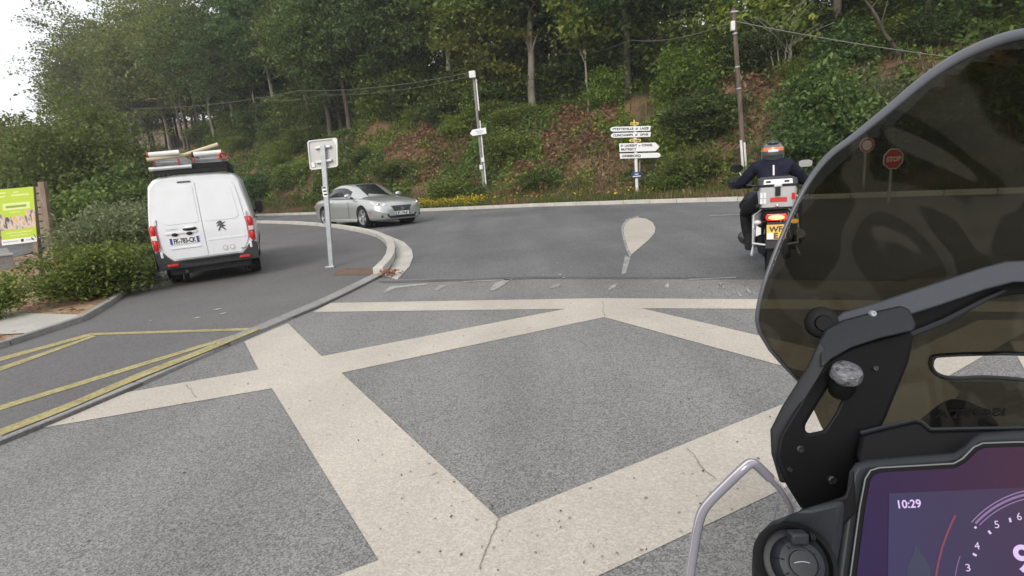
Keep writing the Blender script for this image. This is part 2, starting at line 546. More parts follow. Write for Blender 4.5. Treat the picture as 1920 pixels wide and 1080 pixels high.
MT['plate_yellow'] = pm('yellow number plate', (.66, .42, .02), .4)
MT['plate_blue'] = pm('blue plate band', (.02, .05, .28), .4)
MT['ladder_red'] = pm('red plastic ladder foot', (.42, .055, .045), .5)
MT['jacket'] = pm('navy riding jacket', (.011, .012, .024), .8, spec=.15, noise=.35, nscale=9, bump=.6, bscale=14)
MT['trousers'] = pm('black riding trousers', (.009, .009, .010), .8, spec=.2, noise=.35, nscale=9, bump=.6, bscale=14)
MT['helmet'] = pm('graphite helmet', (.11, .115, .12), .25, coat=.5)
MT['orange'] = pm('orange helmet stripe', (.62, .17, .05), .3, coat=.4)
MT['red'] = pm('red', (.50, .03, .025), .4)
MT['lime'] = pm('lime green print', (.42, .56, .045), .45)
MT['pale_lime'] = pm('pale lime print', (.62, .70, .28), .45)
MT['dark_lime'] = pm('dark lime print', (.20, .33, .05), .45)
MT['deck_black'] = pm('satin black', (.012, .0125, .014), .42, spec=.45, noise=.3, nscale=120, bump=.04, bscale=300)
MT['deck_grey'] = pm('charcoal plastic', (.016, .018, .022), .5, spec=.35, noise=.1, nscale=300, bump=.05, bscale=500)

# ------------------------------------------------------------------ terrain
KERB = np.array([(-95, 100), (-60, 72), (-34, 50.2), (-16, 35.2), (-3.64, 25), (1.18, 21.9), (4.72, 18.95), (7.38, 16.5), (14, 10.8), (40, -9.5), (80, -40)], float)
_seg = np.diff(KERB, axis=0)
_len = np.hypot(_seg[:, 0], _seg[:, 1])
_cum = np.concatenate([[0], np.cumsum(_len)])
S0 = _cum[5]                                   # s = 0 where the kerb passes straight ahead
def st(x, y):
    """distance along (s) and beyond (t) the far kerb"""
    x, y = np.atleast_1d(np.asarray(x, float)), np.atleast_1d(np.asarray(y, float))
    best = np.full(x.shape, 1e9); S = np.zeros(x.shape); T = np.zeros(x.shape)
    for i in range(len(_seg)):
        d = _seg[i] / _len[i]
        rx, ry = x - KERB[i, 0], y - KERB[i, 1]
        u = np.clip(rx * d[0] + ry * d[1], 0, _len[i])
        px, py = rx - u * d[0], ry - u * d[1]
        dist = np.hypot(px, py)
        side = np.where(-px * d[1] + py * d[0] >= 0, 1, -1)
        m = dist < best
        best = np.where(m, dist, best); S = np.where(m, _cum[i] + u - S0, S); T = np.where(m, side * dist, T)
    return S, T
def at_st(s, t):
    c = min(max(s + S0, 0.01), _cum[-1] - .01)
    i = int(np.searchsorted(_cum, c) - 1)
    d = _seg[i] / _len[i]
    p = KERB[i] + d * (c - _cum[i])
    return p[0] - d[1] * t, p[1] + d[0] * t
_tab = RNG.random((64, 64))
def vnoise(x, y, sc=1.0):
    x, y = np.asarray(x) * sc + 100, np.asarray(y) * sc + 100
    xi, yi = np.floor(x).astype(int), np.floor(y).astype(int)
    fx, fy = x - xi, y - yi
    fx, fy = fx * fx * (3 - 2 * fx), fy * fy * (3 - 2 * fy)
    g = lambda a, b: _tab[a % 64, b % 64]
    return (g(xi, yi) * (1 - fx) + g(xi + 1, yi) * fx) * (1 - fy) + (g(xi, yi + 1) * (1 - fx) + g(xi + 1, yi + 1) * fx) * fy
def height(x, y):
    s, t = st(x, y)
    z = np.interp(t, [-1, 0.08, .95, 1.6, 3, 8, 9.5, 20, 60, 140], [-.25, -.25, .11, .15, .9, 4.1, 4.7, 7.0, 15, 22])
    k = np.interp(s, [-60, -25, -5, 30], [1.5, 1.4, 1.0, 1.02])
    amp = np.clip((t - 1.5) / 3, 0, 1)
    z = np.where(t > 1.6, .15 + (z - .15) * k, z)
    return z + amp * ((vnoise(x, y, .35) - .5) * 1.1 + (vnoise(x, y, 1.1) - .5) * .35)
def hz(x, y):
    return float(height(x, y)[0])
def hit(px, py):
    """where the sight line through a photo point meets the terrain"""
    r = ray(px, py).normalized()
    d = 2.0
    while d < 140:
        p = CAM + r * d
        if p.z < hz(p.x, p.y): return p
        d += .25
    return CAM + r * 140

ax_x = np.concatenate([np.linspace(-260, -72, 18), np.arange(-70, 45, .7), np.linspace(46, 240, 18)])
ax_y = np.concatenate([np.linspace(-160, -12, 14), np.arange(-10, 75, .7), np.linspace(76, 300, 24)])
gx, gy = np.meshgrid(ax_x, ax_y)
gz = height(gx.ravel(), gy.ravel()).reshape(gx.shape)
nx, ny = len(ax_x), len(ax_y)
me = bpy.data.meshes.new('ground')
idx = np.arange(nx * ny).reshape(ny, nx)
quads = np.stack([idx[:-1, :-1], idx[:-1, 1:], idx[1:, 1:], idx[1:, :-1]], -1).reshape(-1, 4)
me.from_pydata(np.stack([gx.ravel(), gy.ravel(), gz.ravel()], -1).tolist(), [], quads.tolist())
m, nt, p = new_mat('woodland soil')
tc = N(nt, 'ShaderNodeTexCoord')
n1 = N(nt, 'ShaderNodeTexNoise'); n1.inputs['Scale'].default_value = .45; n1.inputs['Detail'].default_value = 10; n1.inputs['Roughness'].default_value = .68
nt.links.new(tc.outputs['Object'], n1.inputs['Vector'])
rp = ramp(nt, [(.3, (.030, .034, .014)), (.45, (.075, .058, .032)), (.58, (.17, .105, .062)), (.75, (.24, .155, .09))])
nt.links.new(n1.outputs[0], rp.inputs[0]); nt.links.new(rp.outputs[0], p.inputs['Base Color'])
n2 = N(nt, 'ShaderNodeTexNoise'); n2.inputs['Scale'].default_value = 6; n2.inputs['Detail'].default_value = 8
nt.links.new(tc.outputs['Object'], n2.inputs['Vector'])
bp = N(nt, 'ShaderNodeBump'); bp.inputs['Strength'].default_value = 1; bp.inputs['Distance'].default_value = .12
nt.links.new(n2.outputs[0], bp.inputs['Height']); nt.links.new(bp.outputs[0], p.inputs['Normal'])
p.inputs['Roughness'].default_value = .95
p.inputs['Specular IOR Level'].default_value = .1
struct(link('ground', me, m, smooth=60))

# ------------------------------------------------------------------ roads
def flat(name, pts, z, mat, cuts=0):
    mb = MB()
    mb.sheet([(p[0], p[1], z) for p in pts])
    o = mb.build(name, mat, smooth=0)
    if o.data.polygons[0].normal.z < 0: o.data.flip_normals()
    return struct(o)
kerb_edge = [tuple(k) for k in KERB[1:-1]]
kerb_near = []
for k in KERB[1:-1]:
    s, t = st(*k)
    kerb_near.append(at_st(float(s[0]), .03))
flat('main_road', [(a, b) for a, b in kerb_near] + [(40, -40), (-30, -40), (-60, 20)], -.004, MT['main_asphalt'])

def G(px, py, z=0.0):
    v = gp(px, py, z)
    return (v.x, v.y)
inner_px = [(0, 836), (120, 787), (230, 740), (360, 681), (490, 623), (600, 577), (660, 548), (720, 517)]
inner = [G(*q) for q in inner_px]
i0 = Vector(inner[0]); i1 = Vector(inner[2])
inner = [tuple(i0 + (i0 - i1).normalized() * 7)] + inner
side_poly = inner + [G(760, 524), G(1000, 519), G(1420, 520), G(1700, 524)] + [(9.2, 5.6), (7.5, -2), (7, -14), (-4.2, -14)]
flat('side_road', side_poly, 0.0, MT['side_asphalt'])

curve_px = [(720, 517), (735, 500), (743, 483), (742, 467), (733, 454), (712, 443), (680, 435), (640, 428), (600, 424), (560, 421), (525, 419.6), (490, 419)]
curve = [G(*q) for q in curve_px] + [(-15.2, 29.6), (-21, 34.5)]
LZ = .03
left_px = [(0, 655), (100, 622), (170, 598), (215, 568), (250, 542), (300, 508)]
left = [(-6.6, 1.0), (-6.3, 4)] + [G(q[0], q[1], LZ) for q in left_px] + [(-9.3, 15), (-12.4, 20.5), (-16.3, 26), (-24, 33)]
mb = MB()
lay_poly = inner + curve[1:] + left[::-1] + [(-6.8, -6)]
mb.prism([(a, b, LZ) for a, b in lay_poly], (0, 0, -.09))
lay = mb.build('layby', MT['layby_asphalt'], smooth=0)
struct(lay)
# ground of the planting bed, the footpath, the yard behind the notice board
bed = [(-6.75, -6), (-6.6, 1.0), (-6.3, 4)] + [G(q[0], q[1], LZ) for q in left_px] + [(-9.3, 15), (-12.4, 20.5)]
flat('planting_bed', [(a - .14, b + .02) for a, b in bed] + [(-17.0, 19.6), (-15.8, 14.5), (-20, 9), (-22, -6)], .05, MT['mulch'])
flat('yard_asphalt', [(-15.8, 16.5), (-17.5, 20), (-20, 23.5), (-17.5, 27), (-22, 30), (-60, 42), (-60, 14), (-26, 13.2)], .062, MT['main_asphalt'])
flat('footpath', [G(-160, 583, .066), G(20, 586, .066), G(152, 590, .066), G(120, 605, .066), G(72, 623, .066), G(0, 627, .066), G(-160, 632, .066)], .066, MT['concrete'])

# ------------------------------------------------------------------ kerbs, stone by stone
def offset_line(pts, d):
    out = []
    for i, p in enumerate(pts):
        a = Vector(pts[max(i - 1, 0)]); b = Vector(pts[min(i + 1, len(pts) - 1)])
        t = (b - a).normalized()
        out.append(Vector(p) + Vector((-t.y, t.x)) * d)
    return out
def resample(pts, step):
    pts = [Vector(p) for p in pts]
    out, acc = [pts[0]], 0.0
    for a, b in zip(pts, pts[1:]):
        L = (b - a).length
        pos = step - acc
        while pos < L:
            out.append(a.lerp(b, pos / L))
            pos += step
        acc = (acc + L) % step if L >= step - acc else acc + L
    out.append(pts[-1])
    return out
def kerb_run(name, line, step, w, z0, z1, mat, round_top=.012):
    """kerb stones laid along a line; w to the left of the travel direction"""
    root = bpy.data.objects.new(name, None)
    COL.objects.link(root)
    struct(root)
    pts = resample(line, step)
    off = offset_line(pts, w)
    for i in range(len(pts) - 1):
        a, b, c, d = pts[i], pts[i + 1], off[i + 1], off[i]
        g = .006 / max((b - a).length, .05)
        a, b = a.lerp(b, g), b.lerp(a, g)
        d, c = d.lerp(c, g), c.lerp(d, g)
        dz = random.uniform(-.004, .004)
        mb = MB()
        mb.prism([(q.x, q.y, z0) for q in (a, b, c, d)], (0, 0, z1 - z0 + dz))
        mb.build('kerb_stone', mat, root, smooth=0, bevel=round_top)
    return root
far_line = [at_st(s, 0.0) for s in np.arange(-46, 24, 1.0)]
kerb_run('far_kerb', far_line, 1.0, .15, -.05, .125, MT['kerb'])
kerb_run('corner_kerb', [curve[0]] + curve[1:12] + [curve[12]], .9, .17, -.05, .145, MT['kerb'])
kerb_run('layby_kerb', inner[0:9], 1.0, .20, -.05, .038, MT['kerb_grey'])
bedline = [(-6.3, 4)] + [G(q[0], q[1], LZ) for q in left_px] + [(-9.3, 15), (-12.4, 20.5)]
kerb_run('bed_kerb', bedline, 1.0, .09, 0, .10, MT['kerb_grey'], .008)
# gutter slab round the corner
gl = curve[0:8]
go = [G(*q) for q in [(745, 525), (768, 500), (775, 482), (772, 468), (757, 454), (728, 442), (690, 434.5), (642, 427.6)]]
root = bpy.data.objects.new('gutter', None); COL.objects.link(root); struct(root)
for i in range(7):
    mb = MB()
    a, b, c, d = [Vector(q) for q in (gl[i], gl[i + 1], go[i + 1], go[i])]
    g = .02
    a, b, d, c = a.lerp(b, g), b.lerp(a, g), d.lerp(c, g), c.lerp(d, g)
    mb.prism([(q.x, q.y, -.05) for q in (a, b, c, d)], (0, 0, .062))
    mb.build('gutter_slab', MT['kerb'], root, smooth=0, bevel=.006)

# ------------------------------------------------------------------ painted markings
MZ = .004
def marking(name, polys, mat=MT['paint'], z=MZ, lift=0.0):
    mb = MB()
    for poly in polys:
        mb.sheet([(*G(px, py, z), z) for px, py in poly])
    o = mb.build(name, mat, smooth=0)
    return struct(o)
marking('hatch_marking', [
    [(620, 568), (1132, 559), (1421, 561), (1960, 566), (1960, 586), (1421, 579), (1203, 578), (1060, 579), (587, 585)],
    [(1060, 579), (1203, 578), (1133, 594.5)],
    [(1060, 579), (1133, 594.5), (640, 699), (603, 668)],
    [(603, 668), (640, 699), (510, 728), (485, 693)],
    [(458, 640), (540, 606), (603, 668), (485, 693)],
    [(485, 693), (510, 728), (75, 803), (240, 735)],
    [(510, 728), (640, 699), (935, 972), (710, 1050)],
    [(1203, 578), (1655, 682.7), (1574, 715), (1133, 594.5)],
    [(1655, 682.7), (1800, 735), (1778, 770.6), (1574, 715)],
    [(935, 972), (1574, 715), (1778, 770.6), (1290, 1000), (1120, 1080), (1000, 1135), (850, 1120)],
    [(710, 1050), (935, 972), (850, 1120), (640, 1180), (500, 1120), (630, 1080)],
    [(1655, 682.7), (1835, 600), (1960, 600), (1770, 710), (1800, 735)],
    [(1893, 640), (1960, 640), (1960, 700), (1935, 720)],
])
marking('yellow_line', [[(0, 670), (170, 624.5), (174, 628.5), (0, 677)], [(0, 688), (174, 628.5), (180, 630.5), (0, 696)], [(170, 624.5), (478, 614.5), (476, 619), (176, 628.3)]], MT['yellow_paint'], LZ + .004)
marking('yellow_border_line', [[(0, 760), (472, 617.5), (478, 620.5), (0, 769)]], MT['yellow_paint'], LZ + .004)
marking('kerb_paint', [[(0, 804), (130, 755), (260, 699), (380, 654), (484, 614.5), (488, 617), (388, 659), (262, 709), (130, 766), (0, 817)]], MT['yellow_paint'], .0445)
marking('island_marking', [[(1184, 477), (1178, 466), (1174, 452), (1170, 438), (1170, 427), (1174, 418), (1183, 411), (1197, 408), (1212, 410), (1224, 417), (1229, 427), (1227, 437), (1217, 449), (1202, 462)]])
marking('faded_island_border', [[(1184, 477), (1181, 483), (1172, 462), (1166, 440), (1165, 424), (1174, 411), (1197, 404.5), (1197, 408), (1183, 411), (1174, 418), (1170, 427), (1170, 438), (1174, 452), (1178, 466)], [(1172, 478), (1182, 484), (1174, 512), (1165, 514)]], MT['scuff'], .003)
marking('tar_seam', [[(705, 527), (1000, 518.5), (1420, 519.5), (1700, 523), (1700, 527), (1420, 523.5), (1000, 523), (720, 531)]], MT['tar'], .003)
sc = [[(716, 548), (733, 536), (800, 531), (802, 533.5), (742, 540), (722, 550)], [(814, 543), (824, 535), (838, 533), (836, 537), (820, 544.5)], [(918, 544), (928, 530), (952, 522), (957, 523.5), (946, 533), (926, 545)],
      [(1030, 539), (1040, 533), (1052, 531), (1048, 537), (1034, 541)], [(1140, 542), (1148, 533), (1158, 531), (1154, 538), (1142, 544)], [(1246, 539), (1250, 529), (1254, 529), (1254, 540)], [(1342, 534), (1352, 529), (1356, 533), (1346, 540)],
      [(870, 527), (960, 523), (960, 524.6), (870, 529)], [(1330, 403.5), (1410, 401), (1410, 402), (1330, 405)], [(1290, 523), (1380, 519), (1380, 520.6), (1290, 525)]]
for k in range(16):
    x = 1310 + k * 7 + random.uniform(-3, 3); y = random.uniform(530, 546)
    sc.append([(x, y), (x + 1.6, y - .5), (x + 6 + random.uniform(-3, 6), y + random.uniform(7, 12)), (x + 4, y + 8)])
marking('scuff_marks', sc, MT['scuff'], .0055)
mb = MB(); mb.sheet([(*G(x, y, LZ), LZ + .005) for x, y in [(624, 516), (640, 503), (700, 503), (706, 516)]])
tag(mb.build('manhole_cover', MT['rust'], smooth=0), 'flat rusty brown iron cover set in the layby by the foot of the sign pole', 'manhole cover')

# ------------------------------------------------------------------ leaves and trees
def leaf_quads(cent, size, up=.35, nrm=None, aspect=.55):
    """rhombic leaves, folded nowhere, at random attitudes; size (n,)"""
    n = len(cent)
    d = RNG.normal(size=(n, 3)); d /= np.linalg.norm(d, axis=1)[:, None]
    if nrm is None:
        nn = RNG.normal(size=(n, 3)); nn[:, 2] = np.abs(nn[:, 2]) + up
    else:
        nn = nrm + RNG.normal(size=(n, 3)) * .6
    nn /= np.linalg.norm(nn, axis=1)[:, None]
    u = d - nn * (d * nn).sum(1)[:, None]; u /= np.linalg.norm(u, axis=1)[:, None] + 1e-9
    v = np.cross(nn, u)
    s = np.asarray(size)[:, None]
    droop = np.array([0, 0, -.18]) * s
    q = np.stack([cent - u * s * .5, cent + v * s * .5 * aspect, cent + u * s * .5 + droop, cent - v * s * .5 * aspect], 1)
    return q.reshape(-1, 3)
def crown_points(nclump, per, rx, rz, cz, seed, clump=.85, flat=.7, low=.0):
    r = np.random.default_rng(seed)
    d = r.normal(size=(nclump, 3)); d /= np.linalg.norm(d, axis=1)[:, None]
    rad = r.random(nclump) ** .42
    c = d * rad[:, None] * np.array([rx, rx, rz])
    lump = 1 + .28 * np.sin(d[:, 0] * 3.1 + seed) * np.cos(d[:, 1] * 2.7 + seed * 2) + .2 * np.sin(d[:, 2] * 4 + seed * 3)
    c *= lump[:, None]
    c[:, 2] = c[:, 2] * np.where(c[:, 2] < 0, .85, 1) + cz
    p = r.normal(size=(nclump, per, 3)) * np.array([clump, clump, clump * flat]) * .55
    # each clump is a spray: leaves lie mostly on its upper shell
    p[:, :, 2] = np.abs(p[:, :, 2]) * .8 - (p[:, :, 0] ** 2 + p[:, :, 1] ** 2) * .35
    return c, (c[:, None, :] + p).reshape(-1, 3)
def make_tree(seed, h, rx, rz, cz, nclump, per, leaf, lmat, bmat, tr=.2, lean=.0, name='broadleaf_tree'):
    root = thing(name, (0, 0, 0), 'broadleaf tree', 'tree')
    r = random.Random(seed)
    mb = MB()
    pts = [(0, 0, -.5)]
    n = 9
    for i in range(1, n + 1):
        z = h * .93 * i / n
        pts.append((lean * z + r.uniform(-.14, .14) * i / 4, r.uniform(-.14, .14) * i / 4, z))
    rad = [tr * 1.35] + [max(tr * (1 - .93 * (i / n)), .02) for i in range(1, n + 1)]
    mb.path(pts, rad, 9)
    cl, lp = crown_points(nclump, per, rx, rz, cz, seed)
    for k in range(13):                                   # limbs reach out to clumps of the crown
        c = cl[r.randrange(len(cl))]
        i = r.randint(3, n - 1)
        a = Vector(pts[i]); b = Vector(c)
        if b.z < a.z - .6: b.z = a.z + r.uniform(0, .5)
        mid = a.lerp(b, .5) + Vector((r.uniform(-.3, .3), r.uniform(-.3, .3), r.uniform(.0, .4)))
        r0 = min(rad[i] * .6, .09)
        mb.path([a, a.lerp(mid, .5) + Vector((0, 0, .05)), mid, b], [r0, r0 * .8, r0 * .6, .012], 6)
    mb.build('trunk', bmat, root, smooth=50)
    sz = leaf * np.random.default_rng(seed + 9).uniform(.65, 1.3, len(lp))
    np_mesh('crown', leaf_quads(lp, sz), 4, lmat, root)
    return root
def make_bush(seed, rx, rz, nclump, per, leaf, lmat, stems=6, name='bush'):
    root = thing(name, (0, 0, 0), 'bush', 'bush')
    r = random.Random(seed)
    cl, lp = crown_points(nclump, per, rx, rz, rz * .75, seed, clump=.38, flat=.8)
    lp = lp[lp[:, 2] > .02]
    mb = MB()
    for k in range(stems):
        c = Vector(cl[r.randrange(len(cl))])
        c.z = max(c.z, .4)
        mb.path([(r.uniform(-.15, .15), r.uniform(-.15, .15), -.3), (c.x * .4, c.y * .4, c.z * .55), c], [.035, .022, .008], 5)
    mb.build('stem', MT['bark'], root, smooth=50)
    sz = leaf * np.random.default_rng(seed + 9).uniform(.6, 1.35, len(lp))
    np_mesh('foliage', leaf_quads(lp, sz, up=.5), 4, lmat, root)
    return root

PROTO = [
    make_tree(11, 12.0, 3.5, 4.8, 6.9, 290, 62, .25, MT['leaf'][0], MT['bark'], .20),
    make_tree(12, 13.0, 3.3, 5.2, 7.3, 300, 62, .235, MT['leaf'][1], MT['bark'], .17),
    make_tree(13, 11.0, 3.0, 4.4, 6.4, 250, 60, .235, MT['leaf'][3], MT['grey_bark'], .14),
    make_tree(14, 11.5, 2.9, 4.8, 6.2, 250, 60, .23, MT['leaf'][2], MT['bark'], .15),
    make_tree(15, 13.5, 3.8, 4.8, 8.0, 300, 62, .25, MT['leaf'][1], MT['grey_bark'], .22),
    make_tree(16, 12.0, 2.6, 4.4, 8.0, 95, 56, .21, MT['leaf'][2], MT['bark'], .13),          # thin crown, sky shows through
    make_tree(17, 12.0, 3.0, 4.2, 8.2, 120, 56, .21, MT['leaf'][3], MT['bark'], .12),
    make_tree(18, 11.0, 3.0, 4.6, 6.0, 240, 60, .235, MT['rusty'], MT['grey_bark'], .14),
    make_tree(19, 9.4, 3.3, 4.3, 5.0, 330, 62, .20, MT['hedge'], MT['bark'], .13),
]
used = set()
tree_roots = []
DEEP = 'one of many leafy trees standing close together in the dense wood on the hill'
def plant(i, x, y, scale, label=None, group='trees of the wood above the bank', rz=None, sink=.1, tilt=(0, 0), trunk_only=False):
    loc = (x, y, hz(x, y) - sink)
    rz = random.uniform(0, 6.28) if rz is None else rz
    if i not in used:
        used.add(i)
        o = PROTO[i]
        o.location = loc; o.rotation_euler = (tilt[0], tilt[1], rz); o.scale = (scale,) * 3
        o['label'] = label or DEEP
        if group: o['group'] = group
    else:
        o = dup(PROTO[i], loc, rz, scale, label or DEEP, group or '', tilt)
    if label is None: tree_roots.append((o, i, x, y))
    return o
rows = [(8.6, 4.4, 1.0), (12.2, 4.2, 1.0), (16.5, 4.4, 1.0), (21.5, 4.8, 1.05), (28, 5.4, 1.1), (36, 6.2, 1.15), (46, 6.0, 1.2)]
for ri, (t, step, sc_) in enumerate(rows):
    s = -96.0 + ri * 1.3
    while s < 38:
        x, y = at_st(s + random.uniform(-1.2, 1.2), t + random.uniform(-1.4, 1.4))
        s += step * random.uniform(.8, 1.2)
        z = hz(x, y)
        if y < 3: continue
        px, py, w = proj((x, y, z + 12))
        if px > 2350 or px < -260: continue
        sc2 = sc_ * random.uniform(.85, 1.18)
        if px < 110:                                         # the wood thins out and gets lower towards the open sky
            if ri > 2: continue
            sc2 *= .75
            plant(random.choice([7, 7, 3, 2]), x, y, sc2 * random.uniform(.8, 1.1))
            continue
        elif px < 380:
            if ri > 3: continue
            i = random.choice([5, 6, 5, 3, 2])
            plant(i, x, y, sc2 * 1.5)
            continue
        if ri == 0 and (940 < px < 1060 or 1330 < px < 1560): continue
        i = random.choice([0, 1, 1, 4, 2, 3, 0, 4])
        plant(i, x, y, sc2)

for px, py, d, sc2, lab in ((30, 330, 52, .95, 'rusty brown tree, tallest at the left end of the wood beyond the hedge'), (75, 330, 56, .85, 'rusty brown tree at the left end of the wood, rightmost of the four'), (-20, 330, 50, .9, 'rusty brown tree cut by the left picture edge beyond the hedge'), (12, 330, 44, .6, 'small rusty brown tree at the left end of the wood above the shed')):
    q = CAM + ray(px, py) * (d / ray(px, py).y)
    plant(7, q.x, q.y, sc2, lab, 'rusty trees at the left edge')
# trees one can tell apart
def lone_trunk(px, py, topx, topy, r0, bmat, label, crown=None, limbs=3, dist=None, group=None):
    p = hit(px, py)
    q = aty(topx, topy, p.y)
    root = thing('broadleaf_tree' if crown else 'bare_sapling', p, label, 'tree', group=group)
    mb = MB()
    v = q - p
    pts = [Vector((0, 0, -.4))] + [v * (i / 7) + Vector((random.uniform(-.05, .05), random.uniform(-.05, .05), 0)) * (1 if 0 < i < 7 else 0) for i in range(8)]
    mb.path(pts, [r0 * 1.4] + [r0 * (1.18 - .45 * i / 7) if i < 7 else r0 * .5 for i in range(8)], 10)
    for k in range(limbs):
        a = pts[random.randint(5, 8)]
        b = a + Vector((random.uniform(-1.6, 1.6), random.uniform(-1, .4), random.uniform(.6, 1.8)))
        mb.path([a, a.lerp(b, .5) + Vector((0, 0, .12)), b], [r0 * .4, r0 * .28, .012], 6)
    mb.build('trunk', bmat, root, smooth=50)
    if crown:
        cl, lp = crown_points(crown[0], 44, crown[1], crown[2], 0, int(px))
        lp += np.array(v) + np.array([0, 0, crown[3]])
        np_mesh('crown', leaf_quads(lp, .28 * RNG.uniform(.65, 1.3, len(lp))), 4, crown[4], root)
    return root
lone_trunk(997, 216, 993, 20, .20, MT['grey_bark'], 'tall tree with thick straight grey trunk on the bank between the two telephone poles', (150, 3.2, 2.6, 1.9, MT['leaf'][1]))
lone_trunk(1103, 208, 1095, 85, .055, MT['pale_bark'], 'slim pale trunk of a young tree above the direction sign', (45, 1.5, 1.6, 1.0, MT['leaf'][2]))
lone_trunk(906, 235, 898, 60, .13, MT['bark'], 'ivy clad brown trunk right behind the pole with the white box', (110, 2.2, 2.6, 1.5, MT['leaf'][0]))
lone_trunk(640, 245, 612, 60, .17, MT['bark'], 'dark forked tree on the bank above the square sign back', (190, 3.4, 2.8, 1.6, MT['leaf'][1]), 6)
for (a, b, c, d, l) in [(248, 272, 241, 195, 'pale thin trunk leaning at the left end of the wire behind the white van'), (318, 262, 310, 190, 'thin trunk between two others above the white van roof'),
                        (361, 240, 357, 185, 'pale trunk standing on the brown slope above the ladders'), (379, 240, 377, 188, 'thin grey trunk next to the pale trunk on the brown slope'),
                        (487, 268, 473, 205, 'short crooked bare trunk on the slope between van and square sign')]:
    lone_trunk(a, b, c, d - 40, .075, MT['pale_bark'], l, (40, 1.7, 1.7, 1.2, MT['leaf'][3]), 2)
for k, (a, c, d) in enumerate([(1452, 1440, 62), (1462, 1456, 50), (1468, 1476, 70), (1474, 1490, 55), (1482, 1482, 80)]):
    lone_trunk(a, 138, c, d, .03, MT['pale_bark'], (['leftmost bare grey stem of the dead sapling clump on the bank', 'second bare grey stem from left of the dead sapling clump', 'middle bare grey stem of the dead sapling clump on the bank', 'rightmost, outward leaning stem of the dead sapling clump', 'short upright grey stem of the dead sapling clump'][k]), None, 3, group='bare saplings on the bank')
lone_trunk(1688, 110, 1622, 0, .06, MT['bark'], 'thin dark trunk leaning left across the wire near the windscreen', None, 3)

# ------------------------------------------------------------------ bushes
BP = {
    'bramble': make_bush(31, 1.0, .75, 105, 48, .115, MT['bush'], name='bush'),
    'dark': make_bush(32, 1.05, .95, 115, 48, .115, MT['dark_bush'], name='bush'),
    'light': make_bush(33, .9, .8, 95, 48, .11, MT['yellow_bush'], name='bush'),
    'sage': make_bush(34, .95, .8, 120, 44, .085, MT['sage'], name='bush'),
}
stalk = []
for k in range(420):
    a, r_ = random.uniform(0, 6.28), .85 * math.sqrt(random.random())
    x, y = r_ * math.cos(a), r_ * math.sin(a)
    h_ = random.uniform(.7, 1.45) * (1 - .25 * r_)
    t_ = Vector((x * 1.35 + random.uniform(-.1, .1), y * 1.35 + random.uniform(-.1, .1), h_))
    w_ = Vector((-math.sin(a * 3), math.cos(a * 3), 0)) * .016
    b_ = Vector((x, y, .15))
    stalk += [b_ - w_, b_ + w_, t_]
np_mesh('stalks', np.array([tuple(v) for v in stalk]), 3, MT['sage'], BP['sage'])
bused = set()
bush_roots = []
def bush(kind, p, scale, label, group=None, rz=None, sq=1.0):
    rz = random.uniform(0, 6.28) if rz is None else rz
    sc = (scale, scale, scale * sq)
    if kind not in bused:
        bused.add(kind)
        o = BP[kind]
        o.location = p; o.rotation_euler = (0, 0, rz); o.scale = sc
        o['label'] = label
        if group: o['group'] = group
        return o
    return dup(BP[kind], p, rz, sc, label, group or '')
NAMED = [
    ('dark', 1320, 215, 2.3, .8, 'large dark green bush overhanging the bank left of the tall pole'),
    ('light', 1290, 150, 2.2, 1.2, 'tall light green shrub on the bank above the direction sign'),
    ('bramble', 1300, 318, 1.7, 1.0, 'light green bush on the verge between direction sign and motorcyclist'),
    ('bramble', 1255, 345, 1.1, .9, 'low bush just right of the direction sign post'),
    ('dark', 1545, 230, 2.4, 1.15, 'big dense bush on the bank behind the motorcyclist'),
    ('dark', 1490, 300, 1.9, 1.0, 'dark bush directly behind the motorcyclist helmet'),
    ('sage', 1620, 180, 1.6, .9, 'greyish green bush high on the bank beside the windscreen edge'),
    ('bramble', 1400, 330, 1.1, .9, 'leafy bush at the foot of the tall dark pole'),
    ('dark', 1015, 325, 1.5, .6, 'low dark shrub on the bank right of the pole with the white box'),
    ('bramble', 960, 260, 2.0, .8, 'broad green bush spreading on the bank below the thick grey trunk'),
    ('bramble', 840, 345, 1.8, .8, 'fresh green bush behind the yellow flowers'),
    ('light', 860, 225, 1.7, .9, 'yellow green shrub just left of the pole with the white box'),
    ('light', 1140, 165, 1.8, 1.2, 'light leafy shrub next to the slim pale trunk'),
    ('dark', 800, 165, 2.3, .9, 'dark ivy like bush at the wood edge above the red brown patch'),
    ('bramble', 560, 300, 2.2, .8, 'dark green bramble bush behind the square sign back'),
    ('dark', 490, 330, 2.2, .8, 'dense bush on the slope right behind the white van'),
    ('bramble', 650, 330, 2.2, .7, 'bramble bush above the roof of the silver coupe'),
    ('bramble', 740, 300, 2.0, .7, 'bush of upright stems on the slope above the coupe bonnet'),
    ('light', 440, 250, 1.9, .8, 'light green bush above the ladders on the van roof'),
    ('light', 1490, 140, 1.0, 1.2, 'small yellow green shrub beside the bare sapling clump'),
]
for kind, px, py, sc, sq, lab in NAMED:
    p = hit(px, py + 18 * sc)
    bush(kind, (p.x, p.y, p.z - .1), sc * .62, lab, rz=None, sq=sq)
BG = 'leafy bush in the undergrowth at the edge of the wood on the bank'
